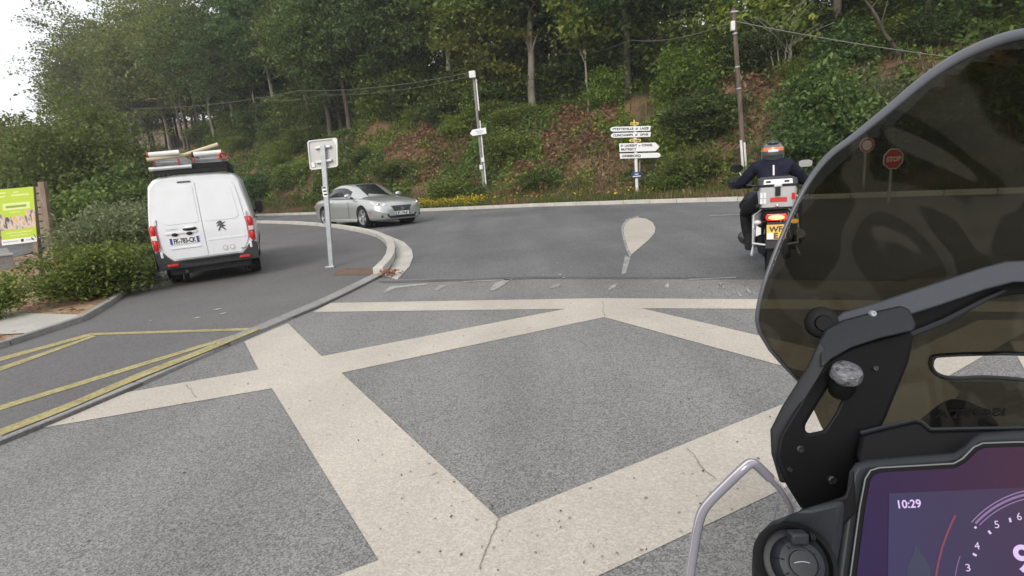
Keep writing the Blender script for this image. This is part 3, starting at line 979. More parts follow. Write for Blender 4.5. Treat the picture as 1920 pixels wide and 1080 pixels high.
for k in range(220):
    s = random.uniform(-52, 26) if k < 150 else random.uniform(-46, -4); t = random.uniform(7.5, 14) if k >= 150 else random.choice([random.uniform(3, 9), random.uniform(8, 13), random.uniform(9, 22), random.uniform(12, 30)])
    x, y = at_st(s, t)
    if y < 4: continue
    px, py, w = proj((x, y, hz(x, y)))
    if px < -80 or px > 2050: continue
    if t < 8.5 and (1040 < px < 1160 or 1395 < px < 1480 or 690 < px < 800 or 320 < px < 440): continue
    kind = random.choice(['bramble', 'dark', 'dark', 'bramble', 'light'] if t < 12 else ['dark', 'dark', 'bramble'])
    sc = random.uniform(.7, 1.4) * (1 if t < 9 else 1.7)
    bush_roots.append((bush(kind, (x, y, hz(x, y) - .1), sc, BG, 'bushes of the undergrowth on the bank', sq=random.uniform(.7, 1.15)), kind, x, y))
# near side: tall hedge trees behind the yard, planting bed
for i, px, py, d, sc, lab in [(8, 95, 430, 28, .76, 'round leafy hedge tree behind the slatted screen, left of the taller one'), (8, 190, 425, 27, .92, 'tall bushy hedge tree standing behind the planting bed left of the van'), (8, 262, 420, 30, .72, 'smaller hedge tree half hidden behind the white van'),
                          (8, 140, 425, 33, .95, 'dark hedge tree at the back of the hedge behind the notice board'), (8, 30, 440, 30, .66, 'hedge tree rising behind the green poster')]:
    r = ray(px, py)
    q = CAM + r * (d / r.y)
    plant(i, q.x, q.y, sc, lab, None, tilt=(0, 0), sink=1.4)
for kind, px, py, sc, sq, lab in [
    ('bramble', 180, 450, 1.9, .9, 'wide bush at the foot of the hedge behind the silvery plants'), ('dark', 262, 440, 1.7, 1.1, 'dark bush at the foot of the hedge next to the van'), ('dark', 128, 447, 1.2, 1.0, 'bush at the foot of the hedge behind the slatted screen')]:
    p = gp(px, py, .05)
    bush(kind, p, sc, lab, sq=sq)
for kind, px, py, sc, sq, lab in [
    ('light', 160, 560, .62, .95, 'leafy light green shrub at the front corner of the planting bed'), ('bramble', 214, 552, .62, .95, 'yellow flecked shrub along the kerb of the planting bed'),
    ('sage', 212, 508, .92, 1.15, 'silvery lavender like shrub in the middle of the planting bed'), ('sage', 262, 496, .85, 1.25, 'silvery shrub in the planting bed closest to the van'), ('light', 228, 535, .55, 1.0, 'pale yellow green young shrub in the planting bed'),
    ('bramble', 118, 556, .34, 1.0, 'small shrub at the left end of the planting bed by the post'), ('bramble', -14, 600, .45, 1.1, 'small dark leaved shrub cut by the left picture edge next to the footpath'), ('sage', 262, 474, 1.0, 1.2, 'silvery shrub at the far end of the bed behind the van'),
    ('bramble', 262, 528, .42, .8, 'low shrub by the bed kerb near the rear wheel of the van')]:
    p = gp(px, py, .05)
    bush(kind, p, sc, lab, sq=sq)

for i in set(range(len(PROTO))) - used:
    for ch in list(PROTO[i].children): bpy.data.objects.remove(ch)
    bpy.data.objects.remove(PROTO[i])

# ------------------------------------------------------------------ ground cover on the bank and verge
PATCH = [(380, 280, 3.6, 'fern'), (790, 260, 3.2, 'fern'), (850, 290, 2.4, 'fern'), (720, 330, 1.8, 'dry'), (1085, 285, 2.2, 'fern'), (1120, 335, 1.9, 'dry'), (1100, 310, 1.6, 'fern'), (1075, 235, 2.0, 'fern'), (1430, 180, 2.4, 'fern'), (1435, 230, 2.2, 'dry'), (1360, 300, 1.6, 'dry'), (1620, 150, 2.0, 'dry'),
         (1300, 352, 1.4, 'dry'), (1010, 340, 1.6, 'fern'), (1170, 350, 1.5, 'dry'), (530, 380, 2.0, 'dry'), (1560, 160, 1.4, 'dry'), (40, 280, 7, 'fern'), (1120, 222, 1.5, 'fern')]
centers = [(hit(a, b), r, k) for a, b, r, k in PATCH]
NC = 1250000
xs = RNG.uniform(-52, 26, NC); ys = RNG.uniform(4, 62, NC)
S, T = st(xs, ys)
keep = (T > .2) & (T < 14) & (RNG.random(NC) < np.clip(26 / np.maximum(ys, 8), .25, 1.0))
dx = np.stack([xs, ys, np.full(NC, 1.5)], 1)
rel = dx - np.array(CAM)
w = rel @ np.array(cF); ppx = 960 + FOC * (rel @ np.array(cX)) / w
keep &= (w > 2) & (ppx > -60) & (ppx < 2000)
xs, ys, S, T, ppx = xs[keep], ys[keep], S[keep], T[keep], ppx[keep]
H0 = np.maximum(height(xs, ys), .06)
dry = np.zeros(len(xs)); fern = np.zeros(len(xs))
for c, r, k in centers:
    d = np.hypot(xs - c.x, ys - c.y) + (vnoise(xs, ys, 1.3) - .5) * r * 1.1
    m = np.clip((r - d) / .5, 0, 1)
    m = m * (.55 + .45 * (vnoise(xs + 7, ys + 3, 1.9) > .42))
    if k == 'dry': dry = np.maximum(dry, m)
    else: fern = np.maximum(fern, m)
u = RNG.random(len(xs))
isdry, isfern = (u < dry) , (u >= dry) & (RNG.random(len(xs)) < fern)
verge = (T < 2.0 + (vnoise(xs, ys, .8) - .5) * 1.2)
green = ~isdry & ~isfern & ~verge
cover = .12 + .95 * vnoise(xs, ys, .55) ** 1.3
def scatter(name, mask, mat, hfun, size, label, cat, up=.4):
    x, y, z = xs[mask], ys[mask], H0[mask]
    n = len(x)
    zz = z + RNG.random(n) * hfun(x, y)
    o = np_mesh(name, leaf_quads(np.stack([x, y, zz], 1), size * RNG.uniform(.6, 1.4, n), up=up), 4, mat)
    return tag(o, label, cat, kind='stuff')
rk = RNG.random(len(xs))
dens = vnoise(xs, ys, .9) > .22
tone = vnoise(xs + 31, ys + 17, .5)
scatter('bramble_undergrowth', green & dens & (tone < .48), MT['bush'], lambda x, y: .1 + .9 * vnoise(x, y, 1.4) ** 1.5, .20, 'green bramble and ivy covering the steep bank', 'undergrowth')
scatter('ivy_undergrowth', green & dens & (tone >= .48) & (tone < .60), MT['dark_bush'], lambda x, y: .1 + .8 * vnoise(x, y, 1.4) ** 1.5, .19, 'dark ivy patches scattered over the bank', 'undergrowth')
scatter('nettle_undergrowth', green & dens & (tone >= .60), MT['yellow_bush'], lambda x, y: .1 + .8 * vnoise(x, y, 1.7) ** 1.5, .18, 'light green nettles and weeds on the bank', 'undergrowth')
scatter('dead_bracken', isfern & (rk < .55), MT['fern'], lambda x, y: .05 + .5 * vnoise(x, y, 1.9) ** 1.5, .21, 'red brown dead bracken in patches on the bank', 'bracken')
scatter('dry_leaves', isdry & (rk < .3), MT['dry'], lambda x, y: .02 + .25 * vnoise(x, y, 2.1), .20, 'bleached dry grass and leaves in bare patches of the bank', 'dry grass')
# grass blades: thin upright triangles
def blades(name, x, y, z, hmin, hmax, wid, mat, label, cat):
    n = len(x)
    a = RNG.uniform(0, 2 * math.pi, n); hh = RNG.uniform(hmin, hmax, n)
    ln = RNG.normal(size=(n, 2)) * .28 * hh[:, None]
    b0 = np.stack([x - np.cos(a) * wid, y - np.sin(a) * wid, z - .02], 1)
    b1 = np.stack([x + np.cos(a) * wid, y + np.sin(a) * wid, z - .02], 1)
    tp = np.stack([x + ln[:, 0], y + ln[:, 1], z + hh], 1)
    return tag(np_mesh(name, np.stack([b0, b1, tp], 1).reshape(-1, 3), 3, mat), label, cat, kind='stuff')
NB = 70000
bs = RNG.uniform(-40, 22, NB); bt = RNG.uniform(.18, 2.5, NB) ** 1.0
cut_ = np.array([at_st(a, b) for a, b in zip(bs, bt)])
hb = np.maximum(height(cut_[:, 0], cut_[:, 1]), .06)
vn = vnoise(cut_[:, 0], cut_[:, 1], .7)
gm = (vn > .38) | (RNG.random(NB) < .3)
blades('verge_grass', cut_[gm, 0], cut_[gm, 1], hb[gm], .08, .32, .022, MT['grass'], 'rough green grass on the verge behind the far kerb', 'grass')
blades('verge_straw', cut_[~gm, 0], cut_[~gm, 1], hb[~gm], .1, .34, .02, MT['dry'], 'dry straw coloured grass among the green on the verge', 'grass')
dm = isdry & (rk > .80)
blades('bank_straw', xs[dm], ys[dm], H0[dm], .15, .5, .022, MT['dry'], 'dry grass stalks on the brown patches of the bank', 'grass')
um = green & (rk < .05)
blades('bank_grass', xs[um], ys[um], H0[um], .3, .9, .025, MT['grass'], 'tall grass stems standing among the brambles', 'grass')
# yellow flowers by the kerb
fx = np.array([at_st(a, b) for a, b in zip(np.concatenate([RNG.uniform(-8.0, -3.2, 1500), RNG.uniform(-3, 2, 120), RNG.uniform(3, 5, 60)]), RNG.uniform(.25, 1.7, 1680))])
fz = np.maximum(height(fx[:, 0], fx[:, 1]), .06) + RNG.uniform(.1, .42, len(fx))
tag(np_mesh('yellow_flowers', leaf_quads(np.stack([fx[:, 0], fx[:, 1], fz], 1), .10 * RNG.uniform(.7, 1.3, len(fx)), up=1.2, aspect=.8), 4, MT['flower']), 'band of yellow flowers on the verge beyond the silver coupe', 'flowers', kind='stuff')
# mulch chips and fallen leaves
nm = 5200
mx_ = RNG.uniform(-17, -6.0, nm); my_ = RNG.uniform(4, 17, nm)
mz_ = np.full(nm, .065)
def in_poly(x, y, poly):
    c = np.zeros(len(x), bool)
    for (x1, y1), (x2, y2) in zip(poly, poly[1:] + poly[:1]):
        c ^= ((y1 > y) != (y2 > y)) & (x < (x2 - x1) * (y - y1) / (y2 - y1 + 1e-12) + x1)
    return c
bp_ = [(a - .3, b) for a, b in bed] + [(-17.0, 19.6), (-15.8, 14.5), (-20, 9), (-22, -6)]
ok = in_poly(mx_, my_, bp_) & ~in_poly(mx_, my_, [G(-160, 583), G(20, 586), G(176, 591), G(98, 625), G(-160, 632)])
tag(np_mesh('mulch_chips', leaf_quads(np.stack([mx_, my_, mz_], 1)[ok], .13 * RNG.uniform(.5, 1.4, ok.sum()), up=3, aspect=.4), 4, MT['brownleaf']), 'tan wood chips covering the planting bed', 'wood chips', kind='stuff')
c = gp(733, 519)
n = 46
tag(np_mesh('fallen_leaves', leaf_quads(np.stack([c.x + RNG.normal(size=n) * .09, c.y + RNG.normal(size=n) * .10, .03 + RNG.random(n) * .09], 1), .085 * RNG.uniform(.7, 1.3, n), up=.8, aspect=.6), 4, MT['brownleaf']), 'small heap of orange brown leaves in the gutter at the kerb corner', 'leaves', kind='stuff')

# ------------------------------------------------------------------ poles and wires
def pole(name, base, top, r0, r1, mat, label, cat='pole'):
    root = thing(name, base, label, cat)
    v = top - base
    mb = MB()
    mb.path([Vector((0, 0, -.5)), Vector((0, 0, 0))] + [v * (i / 6) for i in range(1, 7)], [r0] + [r0 + (r1 - r0) * i / 6 for i in range(7)], 12)
    mb.build('shaft', mat, root, smooth=50)
    return root, v
pb = Vector((*at_st(*[float(q[0]) for q in st(*gp(908, 380)[:2])]), 0))
pb = hit(909, 362); pt = aty(887, 132, pb.y)
tp, tv = pole('telephone_pole', pb, pt, .075, .06, pm('grey fibre pole', (.20, .195, .18), .7, noise=.2, nscale=6), 'slim grey telephone pole with white box and small arrow sign on the verge')
def on(v, f, dx=0, dy=0, dz=0): return v * f + Vector((dx, dy, dz))
for a, b in ((.0, .50), (.53, .60), (.68, .93)):
    MB().tube(on(tv, a, .10, -.06), on(tv, b, .10, -.06), .034, n=10).build('conduit', MT['conduit'], tp, smooth=50)
MB().box(on(tv, .965, -.05, -.10), (.30, .2, .30)).build('junction_box', MT['conduit'], tp, bevel=.02)
mb = MB()
c = on(tv, .505, 0, -.19)
aw, ah = .30, .14
mb.prism([c + Vector(q) for q in [(-aw - .12, 0, -.03), (-aw, 0, -ah), (aw + .05, 0, -ah + .05), (aw + .05, 0, ah + .05), (-aw, 0, ah)]], (0, .02, 0))
ar = mb.build('arrow_sign', MT['sign_white'], tp, smooth=0)
for k in range(2):
    MB().box(c + Vector((.03, -.006, .055 - k * .085)), (.34 - .08 * k, .006, .04)).build('print_line', MT['galv'], ar, smooth=0)
for f_, xx in ((.22, -.06), (.28, .06)):
    MB().box(on(tv, f_, xx, -.14), (.14, .03, .2)).build('notice', MT['plate_white'], tp, smooth=0)

qb = hit(1397, 334); qt = aty(1375, 16, qb.y)
wp, wv = pole('telephone_pole', qb, qt, .09, .068, MT['pole_wood'], 'tall leaning dark wooden telephone pole behind the motorcyclist')
MB().tube(on(wv, .0, -.09, -.09), on(wv, .235, -.09, -.09), .045, n=10).build('conduit', MT['conduit'], wp, smooth=50)
MB().tube(on(wv, .0, -.0, -.14), on(wv, .22, -.0, -.14), .035, n=10).build('conduit', MT['conduit'], wp, smooth=50)
for f_ in (.545, .67, .86):
    MB().lathe([(.088, -.02), (.088, .02)], on(wv, f_), wv, 14).build('steel_band', MT['galv'], wp, smooth=50)
MB().box(on(wv, .90, -.1, -.1), (.13, .1, .3)).build('junction_box', MT['conduit'], wp, bevel=.02)
MB().box(on(wv, .98, 0, 0), (.22, .16, .06)).build('wire_bracket', MT['galv'], wp, bevel=.01)
def wire(name, pts, label, r=.014, sag=.25):
    out = []
    for a, b in zip(pts, pts[1:]):
        for i in range(13):
            f_ = i / 12
            out.append(a.lerp(b, f_) - Vector((0, 0, sag * 4 * f_ * (1 - f_))))
    tag(MB().path(out, r, 6).build(name, MT['wire'], smooth=50), label, 'wire')
MT['wire'] = pm('grey cable', (.15, .145, .13), .6)
wtop = qb + wv * .93
wire('telephone_wire', [wtop, aty(2250, 150, 15.5)], 'cable running right from the tall wooden pole above the windscreen', .016)
wire('telephone_wire', [wtop, aty(1180, 75, 27), aty(1050, 100, 31)], 'thin cable running left from the tall wooden pole into the leaves', .012)
wire('telephone_wire', [pb + tv * .99, aty(560, 170, 33), aty(245, 204, 36)], 'cable in front of the wood from the pole with white box to the left', .010)
wire('telephone_wire', [pb + tv * .96, aty(600, 178, 33), aty(478, 182, 36)], 'second thinner cable beneath the one left of the white box', .008)

# ------------------------------------------------------------------ square sign seen from behind, on its steel post
sb = gp(620, 501, LZ)
sg = thing('road_sign', sb, 'back of a square white road sign on a grey steel post in the layby', 'road sign')
y0 = sb.y
loc = lambda px, py, dy=0.0: aty(px, py, y0 + dy) - sb
topp = loc(605, 272)
mb = MB()
for (a, b) in (((0, 0, -.2), topp),):
    a, b = Vector(a), Vector(b)
    hw, hd = .043, .032
    mb.loft([[a + Vector(q) for q in ((-hw, -hd, 0), (hw, -hd, 0), (hw, hd, 0), (-hw, hd, 0))], [b + Vector(q) for q in ((-hw, -hd, 0), (hw, -hd, 0), (hw, hd, 0), (-hw, hd, 0))]])
mb.build('post', MT['post_steel'] if 'post_steel' in MT else MT['galv'], sg, bevel=.008)
c4 = [loc(582, 319, .05), loc(634, 312.5, .05), loc(632.5, 258, .05), loc(576.5, 264, .05)]
def quad_rr(c4, r=.12, n=5):
    out = []
    for u_, v_ in rrect(0, 1, 0, 1, r, n):
        out.append((c4[0] * (1 - u_) + c4[1] * u_) * (1 - v_) + (c4[3] * (1 - u_) + c4[2] * u_) * v_)
    return out
o_ = quad_rr(c4, .09)
cc = sum(o_, Vector()) / len(o_)
pl = MB().prism(o_, (0, .02, 0)).build('panel', MT['sign_back'], sg, smooth=0)
inner_ = [cc + (q - cc) * .93 for q in o_]
mb = MB()
n_ = len(o_)
lip = Vector((0, -.022, 0))
vs = o_ + [q + lip for q in o_] + [q + lip for q in inner_] + inner_
mb.add(vs, [f for i in range(n_) for f in ((i, (i + 1) % n_, n_ + (i + 1) % n_, n_ + i), (n_ + i, n_ + (i + 1) % n_, 2 * n_ + (i + 1) % n_, 2 * n_ + i), (2 * n_ + i, 2 * n_ + (i + 1) % n_, 3 * n_ + (i + 1) % n_, 3 * n_ + i))])
mb.build('rim', MT['conduit'], pl, smooth=0)
for (a, b) in ((loc(590, 277.5, .02), loc(620, 274.0, .02)), (loc(592, 304.5, .02), loc(622, 300, .02))):
    MB().box((a + b) / 2, ((b - a).length, .05, .04), Matrix.Rotation(-math.atan2((b - a).z, (b - a).x), 3, 'Y')).build('clamp_rail', MT['alu'], sg, bevel=.006)
for a, b, col in ((loc(609, 350, -.037), loc(609, 369, -.037), 'sign_white'),):
    st_ = MB().box((a + b) / 2, (.085, .004, (b - a).length)).build('sticker', MT[col], sg, smooth=0)
    for k in range(3):
        MB().box((a + b) / 2 + Vector((.004 * k, -.003, .07 - .06 * k)), (.06, .003, .028)).build('sticker_print', MT['sign_black'], st_, smooth=0)
MB().box(loc(587, 309, .035), (.06, .006, .085)).build('sticker', MT['plate_white'], sg, smooth=0)
MB().prism([loc(622, 261, .034), loc(632, 260, .034), loc(633, 276, .034)], (0, -.004, 0)).build('sticker', MT['plate_white'], sg, smooth=0)
MB().box((0, 0, .012), (.17, .13, .024)).build('foot_plate', MT['galv'], sg, bevel=.005)

# ------------------------------------------------------------------ direction signs
db = Vector(at_st(*[float(q[0]) for q in (np.array([st(gp(1194, 372).x, gp(1194, 372).y)[0][0]]), np.array([.9]))])).to_3d()
db = hit(1195, 367)
ds = thing('direction_sign', db, 'stack of white arrow direction signs with yellow route plaques on a white post', 'direction sign')
y1 = db.y
L1 = lambda px, py, dy=0.0: aty(px, py, y1 + dy) - db
MB().tube(Vector((0, 0, -.3)), L1(1190, 232), .062, n=14).build('post', MT['conduit'], ds, smooth=50)
MB().tube(L1(1199.5, 300, .12), L1(1199.5, 322, .12), .02, n=8).build('rear_stay', MT['galv'], ds, smooth=50)
def panel(corn, kind, mat, lines, th=.03):
    """corners bl, br, tr, tl in photo points; kind: shape of the pointing end"""
    bl, br, tr, tl = [L1(*q, -.09) for q in corn]
    ex, ey = br - bl, tl - bl
    P = lambda u_, v_: bl + ex * u_ + ey * v_
    if kind == 'left':
        ol = [P(0, .5) - ex * .0] + [P(.012, .25), P(.035, .1), P(.07, 0)] + [P(1, 0), P(1, 1)] + [P(.07, 1), P(.035, .9), P(.012, .75)]
    elif kind == 'right_point':
        ol = [P(0, 0), P(.90, 0), P(1, .5), P(.90, 1), P(0, 1)]
    elif kind == 'right_round':
        ol = [P(0, 0), P(.93, 0), P(.97, .12), P(.995, .35), P(1, .5), P(.995, .7), P(.97, .9), P(.93, 1), P(0, 1)]
    else:
        ol = [P(u_, v_) for u_, v_ in rrect(0, 1, 0, 1, kind, 4)]
    o = MB().prism(ol, (0, th, 0)).build('sign_panel', mat, ds, smooth=0, bevel=.004)
    mid = sum(ol, Vector()) / len(ol)
    MB().prism([mid + (q - mid) * 1.0 + Vector((0, th + .002, 0)) for q in ol], (0, .012, 0)).build('panel_rim', MT['sign_black'], o, smooth=0)
    for (body, u_, v_, h_, wd, al) in lines:
        text(body, h_ * ey.length / .72, P(u_, v_) + Vector((0, -.003, 0)), ex, ey, MT['sign_black'], o, 'lettering', al, .002, wd * ex.length if wd else None, .004)
    return o
panel([(1145, 258.5), (1219.5, 256.5), (1221.5, 247), (1146, 249.5)], 'left', MT['sign_white'], [('CLINCHAMPS', .055, .30, .44, .50, 'LEFT'), ('S', .615, .30, .36, .035, 'LEFT'), ('/', .65, .34, .42, .03, 'LEFT'), ('ORNE', .73, .30, .44, .21, 'LEFT')])
panel([(1144, 247.0), (1219, 245.0), (1220.5, 235.5), (1145, 238)], 'left', MT['sign_white'], [('BRETTEVILLE', .055, .30, .44, .52, 'LEFT'), ('S', .635, .30, .36, .035, 'LEFT'), ('/', .67, .34, .42, .03, 'LEFT'), ('LAIZE', .74, .30, .44, .215, 'LEFT')])
panel([(1182, 235), (1197, 234.5), (1197.5, 229), (1182.5, 229.2)], .18, MT['sign_yellow'], [('D 41', .5, .25, .5, .75, 'CENTER')])
panel([(1180, 266.5), (1202, 266), (1202, 260), (1180, 260.6)], .3, MT['sign_yellow'], [('D 156', .5, .25, .5, .72, 'CENTER')])
panel([(1162, 285), (1237, 283), (1236, 267), (1161, 269)], 'right_point', MT['sign_white'], [('S', .035, .60, .26, .04, 'LEFT'), ('t', .08, .70, .17, .02, 'LEFT'), ('LAURENT', .13, .60, .27, .31, 'LEFT'), ('de', .475, .60, .17, .05, 'LEFT'), ('CONDEL', .55, .60, .27, .28, 'LEFT'), ('MUTRECY', .035, .16, .27, .38, 'LEFT')])
panel([(1163, 297.5), (1239, 295.5), (1237, 286), (1162, 288)], 'right_round', MT['sign_white'], [('GRIMBOSQ', .045, .28, .46, .46, 'LEFT')])
bp_o = panel([(1184, 334), (1203, 333), (1203, 322), (1184, 323)], .08, MT['sign_blue'], [])
MB().prism([L1(1190.5, 230.5, -.1), L1(1190.5, 224.5, -.1), L1(1188.6, 224.5, -.1), L1(1187.5, 230.5, -.1)], (0, .05, 0)).build('post_cap', MT['sign_yellow'], ds, smooth=0)
for k, (a, b, yy) in enumerate([(1190, 1197, 326.5), (1186.5, 1201, 330.5)]):
    MB().box(L1((a + b) / 2, yy, -.095), ((b - a) * .021, .004, .035)).build('print_line', MT['plate_white'], bp_o, smooth=0)

# ------------------------------------------------------------------ stop sign and no-entry disc on the far right, seen through the tinted screen
def disc_sign(px, py, dist, rad, n, label, letters):
    c = CAM + ray(px, py) * (dist / FOC)
    g = Vector((c.x, c.y, hz(c.x, c.y)))
    root = thing('stop_sign' if letters else 'prohibition_sign', g, label, 'road sign')
    c = c - g
    MB().tube((0, .06, -.3), (c.x, c.y + .06, c.z + rad), .035, n=10).build('post', MT['galv'], root, smooth=50)
    mk = lambda r_: [c + Vector((math.cos((k + .5) * 2 * math.pi / n) * r_, 0, math.sin((k + .5) * 2 * math.pi / n) * r_)) for k in range(n)]
    MB().prism(mk(rad), (0, .02, 0)).build('plate', MT['sign_white'], root, smooth=0)
    MB().prism([q + Vector((0, -.004, 0)) for q in mk(rad * .92)], (0, .004, 0)).build('face', MT['red'], root, smooth=0)
    if letters:
        text(letters, rad * .62, c + Vector((0, -.007, -rad * .22)), (1, 0, 0), (0, 0, 1), MT['sign_white'], root, 'lettering', 'CENTER', .002, rad * 1.35, .006)
    else:
        MB().prism([q + Vector((0, -.007, 0)) for q in mk(rad * .66)], (0, .003, 0)).build('face', MT['sign_white'], root, smooth=0)
    return root
disc_sign(1675, 298, 12.5, .25, 8, 'red octagonal STOP sign on a post seen through the dark windscreen', 'STOP')
disc_sign(1626, 272, 14.5, .20, 24, 'small round red bordered road sign seen through the dark windscreen', None)

# ------------------------------------------------------------------ notice board, slatted screen, low wall, shed
nb = gp(72, 525, .05)
nbd = thing('notice_board', nb, 'wooden post carrying a lime green poster at the left edge', 'notice board')
y2 = nb.y
L2 = lambda px, py, dy=0.0: aty(px, py, y2 + dy) - nb
def timber(mb, a, b, hx, hy):
    mb.loft([[a + Vector(q) for q in ((-hx, -hy, 0), (hx, -hy, 0), (hx, hy, 0), (-hx, hy, 0))], [b + Vector(q) for q in ((-hx, -hy, 0), (hx, -hy, 0), (hx, hy, 0), (-hx, hy, 0))]])
    return mb
timber(MB(), Vector((0, 0, -.3)), L2(58, 350), .055, .05).build('post', MT['old_wood'], nbd, bevel=.008)
timber(MB(), L2(-90, 560) * 1.0, L2(-112, 362), .055, .05).build('post', MT['old_wood'], nbd, bevel=.008)
pc = [L2(5, 460.5, -.075), L2(69.5, 453, -.075), L2(62, 350, -.075), L2(-6, 356, -.075)]
pc[0] = L2(4, 460.5, -.075)
Q = lambda u_, v_, dy=0: (pc[0] * (1 - u_) + pc[1] * u_) * (1 - v_) + (pc[3] * (1 - u_) + pc[2] * u_) * v_ + Vector((0, dy, 0))
pn = MB().prism([Q(0, 0), Q(1, 0), Q(1, 1), Q(0, 1)], (0, .02, 0)).build('poster', MT['lime'], nbd, smooth=0, bevel=.004)
def patchq(u0, u1, v0, v1, mat, name='poster_print', dy=-.003):
    return MB().prism([Q(u0, v0, dy), Q(u1, v0, dy), Q(u1, v1, dy), Q(u0, v1, dy)], (0, .002, 0)).build(name, mat, pn, smooth=0)
m, nt, p = new_mat('poster photo')      # the printed picture: a strip of orange and brown flecks on a pale ground
tc = N(nt, 'ShaderNodeTexCoord')
mp_ = N(nt, 'ShaderNodeMapping'); mp_.inputs['Scale'].default_value = (1, 1, .45); nt.links.new(tc.outputs['Object'], mp_.inputs[0])
nz = N(nt, 'ShaderNodeTexNoise'); nz.inputs['Scale'].default_value = 16; nz.inputs['Detail'].default_value = 5
nt.links.new(mp_.outputs[0], nz.inputs['Vector'])
rp = ramp(nt, [(.36, (.06, .045, .07)), (.46, (.42, .36, .30)), (.55, (.60, .52, .44)), (.64, (.62, .25, .07)), (.72, (.55, .50, .2))])
nt.links.new(nz.outputs[0], rp.inputs[0]); nt.links.new(rp.outputs[0], p.inputs['Base Color'])
MT['poster_photo'] = m
patchq(.0, 1, .27, .50, MT['poster_photo'])
patchq(.75, 1, .50, .60, MT['poster_photo'])
patchq(0, .1, .50, .56, MT['poster_photo'])
patchq(.0, 1, .0, .10, MT['plate_white'])
patchq(.04, .48, .045, .062, MT['galv'], dy=-.005); patchq(.70, .95, .045, .062, MT['galv'], dy=-.005); patchq(.55, .63, .03, .08, MT['sign_black'], dy=-.005)
patchq(.05, .25, .92, .945, MT['pale_lime']); patchq(.05, .22, .855, .88, MT['pale_lime']); patchq(.38, .88, .86, .89, MT['pale_lime']); patchq(.45, .6, .92, .94, MT['pale_lime'])
patchq(.12, .88, .62, .745, MT['pale_lime']); patchq(.2, .78, .66, .70, MT['dark_lime'], dy=-.005); patchq(.3, .6, .57, .585, MT['pale_lime'])
patchq(.15, .9, .20, .215, MT['pale_lime']); patchq(.25, .75, .15, .165, MT['pale_lime'])

sb2 = gp(97, 492, .05)
ss = thing('slatted_screen', sb2, 'weathered wooden screen of overlapping horizontal boards behind the lime poster', 'wooden screen')
y3 = sb2.y
L3 = lambda px, py, dy=0.0: aty(px, py, y3 + dy) - sb2
timber(MB(), Vector((0, 0, -.3)), L3(79, 341), .085, .06).build('post', MT['old_wood'], ss, bevel=.01)
timber(MB(), L3(-150, 520), L3(-172, 356), .085, .06).build('post', MT['old_wood'], ss, bevel=.01)
for k in range(8):
    ya, yb = 349.5 + k * 13.1, 349.5 + k * 13.1 + 11.0
    sx = k * 1.5
    a, b, c_, d = L3(-165 + sx, yb + 16, .03), L3(84 + sx, yb, .03), L3(82.5 + sx, ya, .06), L3(-166 + sx, ya + 16, .06)
    MB().prism([a, b, c_, d], (0, .03, 0)).build('slat', MT['old_wood'], ss, bevel=.006)
# low wall
wa, wb = gp(30, 503, .05), gp(-260, 545, .05)
wd = Vector((wb.x - wa.x, wb.y - wa.y, 0)).normalized(); wn_ = Vector((wd.y, -wd.x, 0))
if wn_.y < 0: wn_ = -wn_
lw = thing('low_wall', wa, 'low grey concrete wall at the left edge behind the poster post', 'wall')
MB().prism([Vector((0, 0, -.2)), wd * 4, wd * 4 + wn_ * .35, wn_ * .35], (0, 0, .56)).build('wall_block', MT['kerb_grey'], lw, smooth=0, bevel=.012)
MB().prism([wd * -.03 - wn_ * .03 + Vector((0, 0, .362)), wd * 4 - wn_ * .03 + Vector((0, 0, .362)), wd * 4 + wn_ * .38 + Vector((0, 0, .362)), wd * -.03 + wn_ * .38 + Vector((0, 0, .362))], (0, 0, .05)).build('coping', MT['kerb'], lw, smooth=0, bevel=.008)
kerb_run('yard_kerb', [gp(36, 497, .05).to_2d(), gp(90, 487, .05).to_2d(), gp(137, 473, .05).to_2d(), gp(180, 462, .05).to_2d()], 1.0, .12, 0, .13, MT['kerb_grey'])
# grey shed far left
sp = CAM + ray(-30, 345) * .038
sh = thing('shed', (sp.x, sp.y, 0), 'dark grey shed with slate roof peeping out behind the poster', 'shed')
MB().box((0, 0, 1.45), (5, 4, 2.9)).build('wall', MT['deck_grey'], sh, smooth=0)
MB().prism([(-2.8, -2.3, 2.9), (2.8, -2.3, 2.9), (2.6, 0, 4.1), (-2.6, 0, 4.1)], (0, .05, .12)).build('roof', pm('slate', (.10, .105, .13), .7, noise=.3, nscale=6), sh, smooth=0)
MB().box((1.2, -2.02, 1.0), (.95, .06, 2.0)).build('door', MT['old_wood'], sh, bevel=.01)
# litter
for px, py, s_ in ((408, 580, .06), (418, 588, .05), (370, 596, .05), (282, 602, .02), (1045, 494, .02), (1050, 515, .03), (1057, 521, .025)):
    z = LZ + .006 if px < 600 else .004
    c = gp(px, py, z)
    tag(MB().add([c + Vector((-s_, -.01, .003)), c + Vector((s_ * .2, -s_ * .4, .006)), c + Vector((s_, .01, .012)), c + Vector((0, s_ * .35, .004))], [(0, 1, 2, 3)]).build('litter', MT['conduit'], smooth=0), 'tiny pale scrap of litter lying on the asphalt', 'litter', 'scraps of litter')

